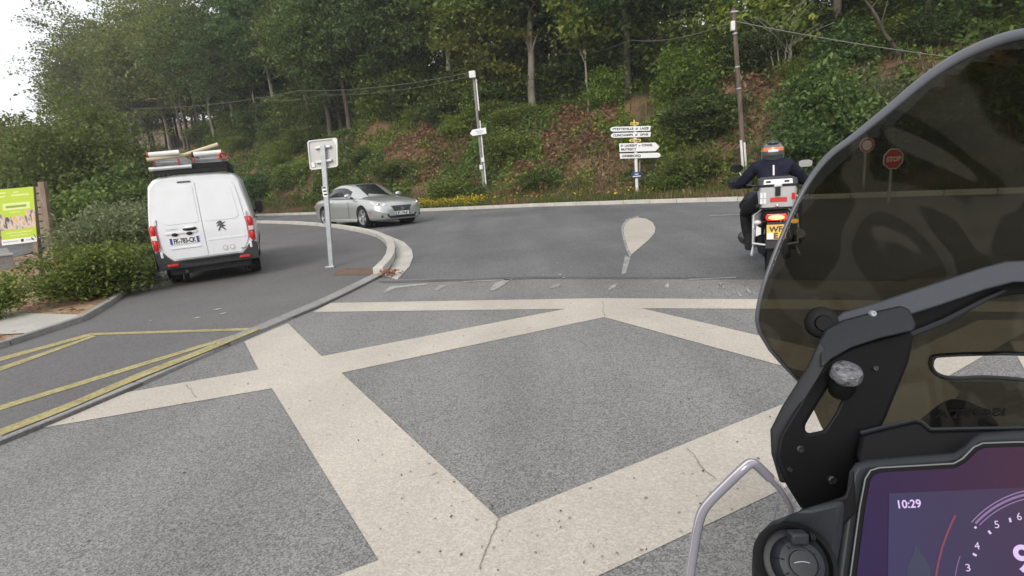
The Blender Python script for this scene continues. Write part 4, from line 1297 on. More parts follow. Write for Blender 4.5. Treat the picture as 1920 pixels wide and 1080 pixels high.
# ------------------------------------------------------------------ wheels
def wheel(parent, c, r, w, rim_mat, spokes=5, ax=(1, 0, 0), rim=.66, face=1, wide=.13):
    """tyre with rim; ax the axle direction, face the side the rim is dished towards"""
    a = Vector(ax).normalized()
    c = Vector(c)
    t = MB().lathe([(r * rim, -w / 2), (r * .93, -w / 2), (r * .985, -w * .38), (r, -w * .2), (r, w * .2), (r * .985, w * .38), (r * .93, w / 2), (r * rim, w / 2), (r * rim, -w / 2)], c, a, 36, False)
    tyre = t.build('tyre', MT['rubber'], parent, smooth=40)
    mb = MB()
    s = face
    mb.lathe([(r * rim * 1.0, -w * .46 * s), (r * rim * 1.01, w * .44 * s), (r * rim * .93, w * .47 * s), (r * rim * .90, w * .40 * s), (r * rim * .88, -w * .1 * s)], c, a, 36, False)
    b1 = a.orthogonal().normalized(); b2 = a.cross(b1)
    o1 = c + a * (w * .34 * s)
    for k in range(spokes):
        an = 2 * math.pi * k / spokes
        d = b1 * math.cos(an) + b2 * math.sin(an); e = a.cross(d)
        p0, p1 = o1 + d * r * .10, o1 + d * r * rim * .93
        h0, h1 = r * wide * .8, r * wide
        th = a * (w * .1)
        mb.add([p0 - e * h0, p0 + e * h0, p1 + e * h1, p1 - e * h1, p0 - e * h0 - th * s, p0 + e * h0 - th * s, p1 + e * h1 - th * s, p1 - e * h1 - th * s],
               [(0, 1, 2, 3), (7, 6, 5, 4), (0, 3, 7, 4), (1, 5, 6, 2), (0, 4, 5, 1), (2, 6, 7, 3)])
    mb.lathe([(r * .17, -w * .1 * s), (r * .17, w * .40 * s), (r * .12, w * .43 * s), (.001, w * .43 * s)], c, a, 20)
    mb.build('rim', rim_mat, tyre, smooth=40)
    MB().lathe([(r * rim * .88, -w * .12 * s), (r * rim * .88, -w * .05 * s)], c, a, 24).build('brake_disc', MT['grey_plastic'], tyre, smooth=40)
    return tyre

# ------------------------------------------------------------------ white van
VS = (.83, .86, .965)
van = thing('van', (-5.14, 9.17, LZ + .004), 'white delivery van with ladders on its roof, parked in the layby, seen from behind', 'van', rot=(R(0), R(-.4), .42), scale=VS)
rear_shear = lambda z: .17 * max(0, z - .95) ** 1.3
def van_ring(y, ws, wb, wr, zb, zbelt, zr, shear=0.0):
    half = [(0, zb), (ws * .55, zb), (ws * .93, zb), (ws, zb + .05), (ws * 1.0, zb + .16), (wb, zb + (zbelt - zb) * .55), (wb * 1.0, zbelt - .12), (wb * .995, zbelt)]
    for f_ in (.2, .45, .7, .86):
        half.append((wb * .995 + (wr - wb * .995) * f_ ** 1.25, zbelt + (zr - .12 - zbelt) * f_ / .86 * .985))
    half += [(wr - .02, zr - .085), (wr - .07, zr - .035), (wr - .16, zr - .008), (wr * .5, zr + .012), (0, zr + .018)]
    ring = half + [(-x, z) for x, z in half[-2:0:-1]]
    return [Vector((x, y + shear * rear_shear(z), z)) for x, z in ring]
rings = [van_ring(.05, .88, .925, .76, .40, 1.02, 1.86, 1), van_ring(.085, .90, .95, .79, .385, 1.02, 1.885, 1), van_ring(.16, .91, .96, .80, .37, 1.02, 1.90, .8),
         van_ring(.55, .92, .965, .81, .34, 1.03, 1.925, .1), van_ring(1.1, .92, .965, .815, .32, 1.03, 1.94), van_ring(2.0, .92, .965, .815, .30, 1.03, 1.945),
         van_ring(2.9, .92, .965, .81, .30, 1.03, 1.935), van_ring(3.2, .92, .965, .79, .30, 1.03, 1.89), van_ring(3.55, .92, .96, .77, .30, 1.02, 1.66), van_ring(3.95, .92, .955, .76, .30, .98, 1.34),
         van_ring(4.12, .92, .95, .78, .30, .93, 1.19), van_ring(4.4, .91, .93, .74, .28, .82, 1.08), van_ring(4.6, .86, .86, .62, .26, .70, .95), van_ring(4.72, .74, .72, .45, .30, .62, .80)]
mb = MB().loft(rings)
vb = mb.build('body', MT['van_white'], None, smooth=32)
cm = MB()
for yy in (.98, 4.12 - .0):
    cm.lathe([(.395, -1.2), (.395, -.62)], (0, yy, .335), (1, 0, 0), 28)
    cm.lathe([(.395, .62), (.395, 1.2)], (0, yy, .335), (1, 0, 0), 28)
cutter = cm.build('cutter', None, None, smooth=0)
cut(vb, cutter)
vb.parent = van
for sx in (-1, 1):
    for yy in (.98, 4.12):
        wheel(van, (sx * .80, yy, .335), .335, .215, MT['galv'], 6, rim=.62, face=sx)
        MB().lathe([(.39, 0), (.39, -.02)], (sx * .60, yy, .335), (sx, 0, 0), 24).build('wheel_arch', MT['black_plastic'], van, smooth=0)
V = lambda x, z, off=0.0: Vector((x, .05 + rear_shear(z) - off, z))
def rear_panel(name, ol, mat, parent, o0=0.0, o1=.012, bevel=.004, smooth=30):
    mb = MB()
    n = len(ol)
    mb.add([V(x, z, o0) for x, z in ol] + [V(x, z, o1) for x, z in ol], [tuple(range(n)), tuple(range(2 * n - 1, n - 1, -1))] + [((i + 1) % n, i, n + i, n + (i + 1) % n) for i in range(n)])
    return mb.build(name, mat, parent, smooth=smooth, bevel=bevel)
def densify(ol, step=.12):
    out = []
    for (a, b), (c, d) in zip(ol, ol[1:] + ol[:1]):
        n = max(1, int(math.hypot(c - a, d - b) / step))
        out += [(a + (c - a) * k / n, b + (d - b) * k / n) for k in range(n)]
    return out
# two doors; the outline leans in with the pillars
def dx_(z): return .80 - .10 * max(0, z - 1.02) / .8
left_ol = [(-.005, .50), (-.62, .50), (-.70, .58), (-.775, .70), (-.80, .78), (-.80, 1.02), (-.775, 1.2), (-.74, 1.5), (-.705, 1.68), (-.66, 1.75), (-.56, 1.785), (-.005, 1.79)]
def rear_grid(name, ol, parent, mat, off):
    """door skin: follows the lean of the rear, split into strips by height"""
    zs = sorted(set(z for _, z in ol))
    zlo, zhi = min(z for _, z in ol), max(z for _, z in ol)
    def span(z):
        xs_ = []
        z = min(max(z, zlo), zhi)
        for (a, b), (c, d) in zip(ol, ol[1:] + ol[:1]):
            if (b <= z <= d) or (d <= z <= b):
                xs_.append(a if abs(d - b) < 1e-9 else a + (c - a) * (z - b) / (d - b))
                if abs(d - b) < 1e-9: xs_.append(c)
        return min(xs_), max(xs_)
    zz = sorted(set([round(z, 5) for z in zs] + [round(zs[0] + (zs[-1] - zs[0]) * k / 14, 5) for k in range(1, 14)]))
    L_, R_ = [], []
    for z in zz:
        a, b = span(z)
        L_.append((a, z)); R_.append((b, z))
    mb = MB()
    n = len(zz)
    vs = [V(x, z, off) for x, z in L_] + [V(x, z, off) for x, z in R_] + [V(x, z, -.01) for x, z in L_] + [V(x, z, -.01) for x, z in R_]
    fs = []
    for i in range(n - 1):
        fs += [(i, i + 1, n + i + 1, n + i), (i, 2 * n + i, 2 * n + i + 1, i + 1), (n + i, n + i + 1, 3 * n + i + 1, 3 * n + i)]
    fs += [(0, n, 3 * n, 2 * n), (n - 1, 3 * n - 1, 4 * n - 1, 2 * n - 1)]
    return MB().add(vs, fs).build(name, mat, parent, smooth=32, bevel=.006)
doors = []
for sx in (-1, 1):
    ol = [(x * (1 if sx < 0 else -1), z) for x, z in left_ol]
    d = rear_grid('rear_door', ol, van, MT['van_white'], .016)
    doors.append(d)
    # pressed upper field and the lower swage
    f_ = [(.075, 1.10), (.62, 1.10), (.68, 1.14), (.685, 1.2), (.655, 1.5), (.625, 1.66), (.56, 1.715), (.45, 1.73), (.075, 1.735), (.055, 1.70), (.055, 1.13)]
    f_ = [(x * sx, z) for x, z in f_]
    rear_grid('door_pressing', f_, d, MT['van_white'], .024)
    rear_grid('door_swage', [(.03 * sx, .755), (.74 * sx, .755), (.76 * sx, .79), (.03 * sx, .79)], d, MT['van_white'], .022) if sx > 0 else None
ld, rd = doors
# plate recess, plate, handle, badge on the left door
rear_grid('plate_ledge', [(-.68, .935), (-.12, .935), (-.12, .965), (-.68, .965)], ld, MT['van_white'], .034)
for xx in (-.52, -.26):
    MB().ball(V(xx, .925, .03), (.06, .02, .03), 12, 6).build('plate_lamp', MT['black_plastic'], ld, smooth=50)
def plate(parent, x0, x1, z0, z1, off, body, col='plate_white'):
    o = rear_panel('number_plate', [(x0, z0), (x1, z0), (x1, z1), (x0, z1)], MT[col], parent, off - .008, off, .002)
    for (a, b) in ((x0 + .003, x0 + .045), (x1 - .045, x1 - .003)):
        rear_panel('plate_band', [(a, z0 + .004), (b, z0 + .004), (b, z1 - .004), (a, z1 - .004)], MT['plate_blue'], o, off, off + .002, 0)
    text(body, (z1 - z0) * 1.02, V((x0 + x1) / 2, z0 + (z1 - z0) * .14, off + .001), (1, 0, 0), (0, 0, 1), MT['sign_black'], o, 'lettering', 'CENTER', .002, (x1 - x0) * .76, .004)
    return o
plate(ld, -.63, -.11, .755, .87, .028, 'FK-783-CK')
rear_grid('plate_trough', [(-.64, .675), (-.10, .675), (-.10, .70), (-.64, .70)], ld, MT['van_white'], .03)
MB().ball(V(-.24, 1.0, .028), (.13, .028, .032), 16, 8).build('door_handle', MT['black_plastic'], ld, smooth=50)
MB().ball(V(-.24, 1.025, .03), (.10, .03, .022), 16, 8).build('handle_cap', MT['van_white'], ld, smooth=50)
text('EXPERT', .055, V(-.66, .995, .018), (1, 0, 0), (0, 0, 1), MT['alu'], ld, 'badge_lettering', 'LEFT', .003, .22, 0)
# emblem on the right door: a rearing lion in dark chrome
lion = [(-.09, .045), (-.075, .07), (-.05, .08), (-.03, .095), (.01, .10), (.03, .085), (.02, .065), (.045, .055), (.095, .075), (.06, .04), (.03, .025), (.06, .0), (.095, -.005), (.055, -.02), (.035, -.03), (.075, -.085), (.095, -.10), (.06, -.10), (.01, -.035), (-.03, -.06), (-.05, -.10), (-.075, -.10), (-.05, -.05), (-.02, -.005), (-.055, .005), (-.09, -.015), (-.06, .03), (-.03, .04), (-.04, .055)]
rear_panel('lion_emblem', [(.33 + x * .92, 1.0 + z * .85) for x, z in lion], MT['dark_chrome'], rd, .018, .028, 0, 0)
for xx in (.33, .46):
    st_ = MB().lathe([(.055, 0), (.055, .003)], V(xx, .60, .018), (0, -1, 0), 24).build('round_sticker', MT['plate_white'], rd, smooth=0)
    MB().lathe([(.049, 0), (.049, .002)], V(xx, .60, .021), (0, -1, 0), 24).build('sticker_ring', MT['sign_back'], st_, smooth=0)
    MB().lathe([(.030, 0), (.030, .002)], V(xx, .60, .023), (0, -1, 0), 24).build('sticker_centre', MT['conduit'], st_, smooth=0)
text('BlueHDi', .03, V(.62, .545, .018), (1, 0, 0), (0, 0, 1), MT['dark_chrome'], rd, 'badge_lettering', 'LEFT', .003, .11, .001)
rear_grid('high_brake_lamp', [(-.30, 1.795), (-.07, 1.795), (-.07, 1.82), (-.30, 1.82)], van, MT['dark_chrome'], .03)
for sx in (-1, 1):
    # hinges, lamps
    for zz in (.60, 1.16):
        MB().box(V(sx * .815, zz, .01), (.05, .06, .11)).build('hinge', MT['van_white'], van, bevel=.012)
    lam = [(sx * .865, .66), (sx * .93, .68), (sx * .945, 1.06), (sx * .905, 1.12), (sx * .82, 1.10), (sx * .815, .74)]
    base = MB()
    a = [Vector((x, V(x, z, .055).y + (.03 if abs(x) > .9 else 0), z)) for x, z in lam]
    base.prism(a, (0, .12, 0))
    tl = base.build('tail_light', MT['red_lens'], van, smooth=30, bevel=.012)
    for (z0, z1, mt) in ((.855, .935, 'clear_lens'),):
        MB().prism([Vector((sx * x, V(x, z, .064).y + (.028 if x > .9 else 0), z)) for x, z in ((.83, z0), (.925, z0 + .01), (.93, z1), (.83, z1))], (0, .05, 0)).build('reversing_lens', MT[mt], tl, smooth=0, bevel=.006)
    for zc in (.775, 1.02):
        MB().ball((sx * .878, V(.87, zc, .05).y, zc), (.036, .02, .075), 12, 8).build('lamp_bulge', MT['red_lens'], tl, smooth=50)
# bumper
bo = [(-.945, .33), (.945, .33), (.955, .62), (.90, .665), (.82, .655), (.73, .55), (.64, .475), (-.64, .475), (-.73, .55), (-.82, .655), (-.90, .665), (-.955, .62)]
mb = MB()
ring0 = [Vector((x * .985, .02 - .04 * (1 - abs(x)) + (.03 if abs(x) > .9 else 0), z)) for x, z in bo]
mb.prism(ring0, (0, .16, 0))
bu = mb.build('bumper', MT['grey_plastic'], van, smooth=30, bevel=.018)
for sx in (-1, 1):
    MB().prism([Vector((sx * .955, y, z)) for y, z in ((.05, .34), (.60, .30), (.62, .42), (.56, .60), (.10, .62))], (sx * .014, 0, 0)).build('bumper_side', MT['grey_plastic'], van, smooth=0, bevel=.008)
    MB().box((sx * .66, .0, .405), (.20, .05, .045)).build('reflector', MT['red_lens'], bu, bevel=.008)
MB().box((0, -.03, .47), (1.1, .05, .03)).build('bumper_step', MT['grey_plastic'], bu, bevel=.008)
MB().box((0, .5, .28), (1.5, .7, .12)).build('underbody', MT['black_plastic'], van, smooth=0)
MB().tube((-.45, .02, .27), (-.45, .5, .28), .03, n=12).build('exhaust_pipe', MT['dark_chrome'], van)
MB().box((-.72, .70, .18), (.16, .03, .20)).build('mud_flap', MT['rubber'], van, smooth=0); MB().box((.72, .70, .18), (.16, .03, .20)).build('mud_flap', MT['rubber'], van, smooth=0)
def van_x(y, z):
    k = min(range(len(rings)), key=lambda i: abs(rings[i][7].y - y))
    pr = rings[k][7:14]
    for a, b in zip(pr, pr[1:]):
        if a.z <= z <= b.z: return a.x + (b.x - a.x) * (z - a.z) / (b.z - a.z)
    return rings[k][7].x
for sx in (-1, 1):
    g_ = [(2.62, 1.10), (3.70, 1.08), (3.62, 1.18), (3.30, 1.60), (3.08, 1.74), (2.66, 1.76)]
    mbg = MB(); n = len(g_)
    o_ = [Vector((sx * (van_x(min(y, 3.0), z) + .002), y, z)) for y, z in g_]
    mbg.prism(o_, (sx * .012, 0, 0)); mbg.build('side_window', MT['dark_glass'], van, smooth=0, bevel=.004)
    MB().box((sx * .985, 2.35, 1.0), (.03, .18, .035)).build('door_handle', MT['black_plastic'], van, bevel=.008)
    MB().box((sx * .972, 1.45, 1.06), (.015, 1.9, .03)).build('slide_rail', MT['grey_plastic'], van, smooth=0, bevel=.004)
    MB().box((sx * .970, 2.5, .55), (.016, 2.5, .10)).build('side_rub_strip', MT['grey_plastic'], van, smooth=0, bevel=.005)
    mm = MB().ball((sx * 1.10, 3.42, 1.20), (.10, .075, .155), 16, 10).build('side_mirror', MT['grey_plastic'], van, smooth=50)
    MB().tube((sx * .93, 3.45, 1.10), (sx * 1.04, 3.43, 1.13), .035, n=8).build('mirror_arm', MT['grey_plastic'], mm)
    MB().prism([Vector((sx * 1.10 + u_ * .075, 3.352, 1.20 + v_ * .12)) for u_, v_ in rrect(-1, 1, -1, 1, .4)], (0, -.012, 0)).build('mirror_glass', MT['dark_glass'], mm, smooth=0)
mbg = MB().prism([Vector(q) for q in ((-.70, 4.0, 1.34), (.70, 4.0, 1.34), (.66, 3.27, 1.87), (-.66, 3.27, 1.87))], (0, .02, .02)); mbg.build('windscreen', MT['dark_glass'], van, smooth=0)
# roof rack
rk_ = MB()
for sx in (-1, 1):
    rk_.box((sx * .66, 1.35, 2.06), (.05, 2.3, .10))
    for yy in (.30, 1.0, 1.7, 2.4):
        rk_.box((sx * .66, yy, 1.98), (.05, .07, .14))
rr_ = rk_.build('roof_rack', MT['black_plastic'], van, smooth=0, bevel=.008)
for yy in (.24, .75, 1.3, 1.9, 2.45):
    MB().box((0, yy, 2.06), (1.3, .06, .09)).build('crossbar', MT['black_plastic'], rr_, smooth=0, bevel=.008)
MB().tube((-.72, .17, 2.055), (.02, .17, 2.06), .035, n=12).build('roller', MT['alu'], rr_)
MB().box((0, .20, 1.985), (1.3, .05, .06)).build('wind_board', MT['black_plastic'], rr_, smooth=0)
bpy.context.view_layer.update()
vm = van.matrix_world.copy()
def on_van(x, y, z): return vm @ Vector((x, y, z))
def van_thing(name, x, y, z, label, cat):
    return thing(name, on_van(x, y, z), label, cat, rot=van.rotation_euler.copy(), scale=VS)
def ladder(x, y, z, length, width, n, label, tilt=0.0, ends=True):
    t = van_thing('ladder', x, y, z, label, 'ladder')
    for k, sx in enumerate((-1, 1)):
        MB().box((sx * width / 2, length / 2, 0), (.028, length, .085)).build('stile', MT['alu'], t, smooth=0, bevel=.006)
        if ends:
            MB().box((sx * width / 2, -.015, 0), (.036, .05, .088)).build('foot', MT['ladder_red'], t, bevel=.012)
    for k in range(n):
        MB().tube((-width / 2, .1 + k * (length - .2) / (n - 1), 0), (width / 2, .1 + k * (length - .2) / (n - 1), 0), .017, n=8).build('rung', MT['alu'], t)
    return t
ladder(-.40, .16, 2.155, 2.5, .42, 9, 'aluminium ladder lying flat on the left half of the van roof rack')
ladder(-.40, .20, 2.25, 2.4, .40, 9, 'upper aluminium ladder stacked on the left one, white ended')
ladder(.33, .14, 2.165, 2.6, .50, 9, 'aluminium ladder with red feet on the right half of the roof rack')
ladder(.37, .18, 2.265, 2.4, .46, 9, 'top ladder of the right stack on the van roof')
pl_ = van_thing('pole_bundle', -.05, .1, 2.2, 'cream coloured wooden pole lying across the ladders on the van roof', 'pole')
MB().tube((-.66, -.02, .01), (.0, .05, .055), .032, n=10).build('pole_shaft', pm('cream wood', (.52, .45, .30), .6), pl_)
MB().tube((.0, .06, .06), (.62, .05, .20), .030, n=10).build('pole_shaft', bpy.data.materials['cream wood'], pl_)
for xx, zz in ((-.62, 2.215), (-.62, 2.29), (.02, 2.215), (.12, 2.24)):
    pass
for x0, x1, zz, nm, lab in ((-.66, -.14, 2.285, 'white_tube', 'white plastic tube on the left ladder stack'), (.10, .60, 2.245, 'grey_tube', 'pale metal beam between the ladder stacks of the van')):
    t = van_thing(nm, (x0 + x1) / 2, .09, zz, lab, 'tube')
    L_ = (x1 - x0) / 2
    MB().tube((-L_, 0, 0), (L_, 0, .015), .042, n=14).build('tube_wall', MT['conduit'], t)
    MB().tube((-L_ - .03, 0, 0), (-L_, 0, 0), .046, n=14).build('end_cap', MT['ladder_red'] if x0 < 0 else MT['black_plastic'], t)
rs = van_thing('ratchet_strap', .62, .10, 2.14, 'red ratchet strap bundled at the right end of the ladders', 'strap')
for k in range(4):
    a0 = k * .5
    MB().path([(math.cos(a0 + q) * (.055 + .010 * k), -.02 * k + .03 * math.sin(q * 2), .05 + math.sin(a0 + q) * .055) for q in np.linspace(0, 4.6, 14)], .017, 6).build('webbing', MT['ladder_red'], rs, smooth=50)

# ------------------------------------------------------------------ silver coupe
car = thing('coupe', (0, 0, 0), 'silver two door coupe turning out of the road beyond the layby kerb', 'car')
CAR_H = -2.387
def car_ring(y, w, zb, zs, zd, crown=.05, tuck=.06):
    """half width w at z~.5; zs shoulder height, zd centre height of bonnet / boot"""
    half = [(0, zb), (w * .6, zb), (w - tuck - .05, zb + .01), (w - tuck, zb + .05), (w - .02, zb + .16), (w, (zb + zs) * .56), (w - .012, zs - .16), (w - .05, zs - .06), (w - .11, zs - .005), (w * .78, zs + (zd - zs) * .45), (w * .5, zd - crown * .25), (w * .25, zd), (0, zd + .004)]
    ring = half + [(-x, z) for x, z in half[-2:0:-1]]
    return [Vector((x, y, z)) for x, z in ring]
cr = [car_ring(-1.00, .52, .36, .60, .62), car_ring(-.985, .66, .30, .72, .76), car_ring(-.90, .78, .24, .82, .865), car_ring(-.70, .86, .21, .87, .92), car_ring(-.35, .895, .20, .895, .945),
      car_ring(0, .905, .19, .90, .955), car_ring(.5, .905, .18, .895, .95), car_ring(1.1, .90, .18, .885, .94), car_ring(1.7, .895, .18, .885, .94), car_ring(2.1, .895, .18, .88, .945), car_ring(2.5, .90, .18, .865, .925), car_ring(2.8, .90, .18, .84, .89),
      car_ring(3.05, .885, .18, .805, .845), car_ring(3.25, .85, .19, .76, .79), car_ring(3.40, .78, .20, .69, .725), car_ring(3.49, .66, .22, .60, .645), car_ring(3.52, .52, .26, .52, .56)]
cb = MB().loft(cr).build('body', MT['silver'], None, smooth=40, sub=1)
to_mesh(cb)
cm = MB()
for yy in (0, 2.62):
    for s_ in (-1, 1):
        cm.lathe([(.365, .60), (.365, 1.2)], (0, yy, .33), (s_, 0, 0), 32)
cut(cb, cm.build('cutter', None, None, smooth=0))
cb.parent = car
for s_ in (-1, 1):
    for yy in (0, 2.62):
        wheel(car, (s_ * .775, yy, .325), .325, .225, MT['alloy'], 5, rim=.74, face=s_, wide=.16)
        MB().lathe([(.36, 0), (.36, -.02)], (s_ * .62, yy, .33), (s_, 0, 0), 24).build('wheel_arch', MT['black_plastic'], car, smooth=0)
# cabin
def cab_ring(y, wb, wr, zb, zr):
    half = []
    for k in range(7):
        f_ = k / 6
        half.append((wb + (wr - wb) * f_ ** 1.5, zb + (zr - .03 - zb) * f_))
    half += [(wr - .06, zr - .008), (wr * .6, zr + .012), (0, zr + .02)]
    ring = half + [(-x, z) for x, z in half[-2::-1]]
    return [Vector((x, y, z)) for x, z in ring]
cy = [(-.40, .60, .50, .90, .945), (-.05, .70, .56, .905, 1.10), (.20, .74, .59, .905, 1.22), (.50, .765, .60, .90, 1.315), (.85, .775, .605, .90, 1.355), (1.2, .775, .605, .895, 1.352), (1.45, .77, .60, .895, 1.315), (1.75, .765, .60, .895, 1.19), (2.05, .75, .62, .895, 1.04), (2.32, .72, .66, .89, .925)]
cabr = [cab_ring(*q) for q in cy]
nC = len(cabr[0])
MB().loft(cabr, closed=False, cap=False).build('cabin', MT['silver'], car, smooth=45)
def cab_glass(name, i0, i1, j0, j1, inset=.0, out=.006):
    mb = MB(); vs = []; fs = []
    for i in range(i0, i1 + 1):
        for j in range(j0, j1 + 1):
            p = cabr[i][j]
            c_ = Vector((0, p.y, .95))
            vs.append(p + (p - c_).normalized() * out)
    nj = j1 - j0 + 1
    for i in range(i1 - i0):
        for j in range(nj - 1):
            fs.append((i * nj + j, i * nj + j + 1, (i + 1) * nj + j + 1, (i + 1) * nj + j))
    mb.add(vs, fs)
    return mb.build(name, MT['dark_glass'], car, smooth=45)
half_n = 10
cab_glass('windscreen', 6, 9, 8, nC - 9, out=.008)
cab_glass('rear_window', 0, 3, 8, nC - 9, out=.008)
cab_glass('side_window', 2, 7, 1, 5); cab_glass('side_window', 2, 7, nC - 6, nC - 2)
for s_ in (-1, 1):
    # lamps, mirrors, sills, handles, marker
    hl = MB().prism([Vector((s_ * x, y, z)) for x, y, z in ((.48, 3.455, .66), (.60, 3.43, .615), (.76, 3.335, .63), (.83, 3.16, .70), (.80, 3.02, .775), (.66, 3.22, .755))], (0, .015, .03))
    h = hl.build('headlight', MT['clear_lens'], car, smooth=30, bevel=.012)
    MB().ball((s_ * .70, 3.33, .695), (.06, .05, .05), 12, 8).build('headlight_lens', MT['chrome'], h, smooth=50)
    MB().prism([Vector((s_ * x, y, z)) for x, y, z in ((.42, 3.50, .29), (.70, 3.43, .30), (.68, 3.44, .39), (.46, 3.505, .39))], (0, .02, 0)).build('fog_lamp', MT['dark_chrome'], car, smooth=0, bevel=.006)
    mi = MB().ball((s_ * .93, 1.93, .985), (.115, .065, .075), 14, 9).build('side_mirror', MT['silver'], car, smooth=50)
    MB().tube((s_ * .78, 1.97, .90), (s_ * .88, 1.94, .95), .03, n=8).build('mirror_arm', MT['black_plastic'], mi)
    MB().box((s_ * .885, 1.3, .215), (.05, 2.0, .09)).build('sill', MT['silver'], car, bevel=.02)
    MB().ball((s_ * .895, .62, .775), (.018, .10, .022), 12, 7).build('door_handle', MT['silver'], car, smooth=50)
    MB().box((s_ * .868, 3.06, .465), (.02, .16, .028)).build('side_marker', MT['red_lens'], car, bevel=.006)
    for yy in (.30, 1.82):
        MB().box((s_ * .9005, yy, .56), (.006, .008, .54)).build('door_gap', MT['black_plastic'], car, smooth=0)
    MB().ball((s_ * .70, -.85, .66), (.12, .06, .07), 12, 8).build('tail_light', MT['red_lens'], car, smooth=50)
gr_ = MB().prism([Vector(q) for q in ((-.34, 3.515, .62), (-.26, 3.535, .475), (.26, 3.535, .475), (.34, 3.515, .62))], (0, .012, 0)).build('grille', MT['black_plastic'], car, smooth=0)
for k in range(5):
    z = .495 + k * .027
    MB().box((0, 3.549, z), (.52 + .12 * k / 4, .008, .008)).build('grille_bar', MT['chrome'], gr_, smooth=0)
MB().path([(-.355, 3.515, .635), (-.265, 3.54, .465), (.265, 3.54, .465), (.355, 3.515, .635)], .012, 6, closed=True).build('grille_frame', MT['chrome'], gr_)
MB().lathe([(.05, 0), (.05, .012), (.038, .012), (.038, 0)], (0, 3.55, .55), (0, 1, 0), 20).build('badge', MT['chrome'], gr_)
MB().box((0, 3.545, .30), (.9, .02, .07)).build('lower_intake', MT['black_plastic'], car, bevel=.008)
np_ = MB().box((0, 3.55, .405), (.52, .015, .105)).build('number_plate', MT['plate_white'], car, bevel=.002)
for s_ in (-1, 1):
    MB().box((s_ * .238, 3.5585, .405), (.035, .003, .098)).build('plate_band', MT['plate_blue'], np_, smooth=0)
text('BT-174-JR', .105, (0, 3.5585, .368), (-1, 0, 0), (0, 0, 1), MT['sign_black'], np_, 'lettering', 'CENTER', .001, .38, .004)
for k, (xx, yy) in enumerate(((-.36, 1.05), (.36, 1.05))):
    MB().ball((xx, yy, 1.02), (.22, .12, .2), 12, 8).build('seat', MT['trousers'], car, smooth=50)
ca, sa = math.cos(CAR_H), math.sin(CAR_H)
car.location = (-6.1, 20.9, .0)
car.rotation_euler = (0, R(-2.0), CAR_H)
car.scale = (1.09,) * 3

# ------------------------------------------------------------------ motorcycle ahead and its rider
BH = -.40
bl = gp(1449, 519)
bike = thing('motorcycle', (bl.x, bl.y, .004), 'adventure motorcycle with aluminium top case waiting at the junction, seen from behind', 'motorcycle', rz=BH, scale=.94)
MT['brake_glow'] = pm('lit brake lamp', (.6, .1, .05), .2, emit=(1.0, .42, .16), estr=1.6)
MT['red_glow'] = pm('red lamp edge', (.5, .02, .02), .2, emit=(.8, .03, .02), estr=.5)
MT['amber_glow'] = pm('lit indicator', (.7, .35, .02), .2, emit=(1.0, .48, .03), estr=2.5)
wheel(bike, (0, 0, .335), .335, .17, MT['dark_chrome'], 10, rim=.68, face=1, wide=.05)
wheel(bike, (0, 1.52, .345), .345, .12, MT['dark_chrome'], 10, rim=.74, face=1, wide=.05)
MB().path([(-.13, .02, .335), (-.13, .3, .36), (-.10, .55, .42)], [.05, .05, .06], 10).path([(.13, .02, .335), (.13, .3, .36), (.10, .55, .42)], [.045, .05, .06], 10).build('swingarm', MT['deck_grey'], bike)
MB().lathe([(.09, -.05), (.11, 0), (.09, .05)], (.14, .0, .335), (1, 0, 0), 20).build('final_drive', MT['grey_plastic'], bike)
MB().path([(.24, .45, .34), (.27, .1, .45), (.28, -.12, .56)], [.04, .065, .06], 14).build('exhaust', MT['dark_chrome'], bike)
MB().ball((0, .72, .42), (.22, .26, .24), 16, 10).ball((-.27, .78, .40), (.14, .11, .11), 12, 8).ball((.27, .78, .40), (.14, .11, .11), 12, 8).build('engine', MT['dark_chrome'], bike)
fr = MB()
for sx in (-1, 1):
    fr.path([(sx * .09, .62, .62), (sx * .11, .25, .78), (sx * .12, -.22, .87)], .018, 8)
    fr.path([(sx * .11, .5, .45), (sx * .11, .1, .72), (sx * .11, -.18, .85)], .014, 8)
fr.build('subframe', MT['black_plastic'], bike)
tail = MB().loft([[Vector(q) for q in ((-.13, y, z0), (.13, y, z0), (.10, y, z1), (-.10, y, z1))] for y, z0, z1 in ((.2, .70, .86), (-.1, .76, .88), (-.30, .80, .89), (-.36, .83, .88))]).build('tail_fairing', MT['black_plastic'], bike, smooth=30, bevel=.015)
MB().loft([[Vector((x * k, y, z + dz)) for x, dz in ((-.14, 0), (-.12, .05), (0, .07), (.12, .05), (.14, 0), (.1, -.06), (-.1, -.06))] for y, z, k in ((-.05, .90, .9), (.2, .88, 1.1), (.45, .86, .9), (.6, .90, .6))]).build('seat', MT['trousers'], bike, smooth=50)
MB().loft([[Vector((x * k, y, z + dz)) for x, dz in ((-.16, -.1), (-.17, .02), (-.1, .12), (0, .14), (.1, .12), (.17, .02), (.16, -.1))] for y, z, k in ((.55, .86, .7), (.75, .93, 1.15), (.98, .95, 1.2), (1.12, .90, .8))]).build('fuel_tank', MT['deck_grey'], bike, smooth=50)
MB().path([(-.30, .98, .82), (-.22, 1.2, .88), (-.08, 1.45, .78)], [.10, .13, .06], 10).path([(.30, .98, .82), (.22, 1.2, .88), (.08, 1.45, .78)], [.10, .13, .06], 10).build('fairing', MT['deck_grey'], bike)
MB().path([(-.1, 1.52, .345), (-.1, 1.25, .95)], .03, 10).path([(.1, 1.52, .345), (.1, 1.25, .95)], .03, 10).build('fork', MT['alu'], bike)
MB().prism([(-.17, 1.22, 1.08), (.17, 1.22, 1.08), (.13, 1.12, 1.40), (-.13, 1.12, 1.40)], (0, .006, .002)).build('windscreen', clear_mat('smoked screen', (.25, .25, .25), .03), bike, smooth=0)
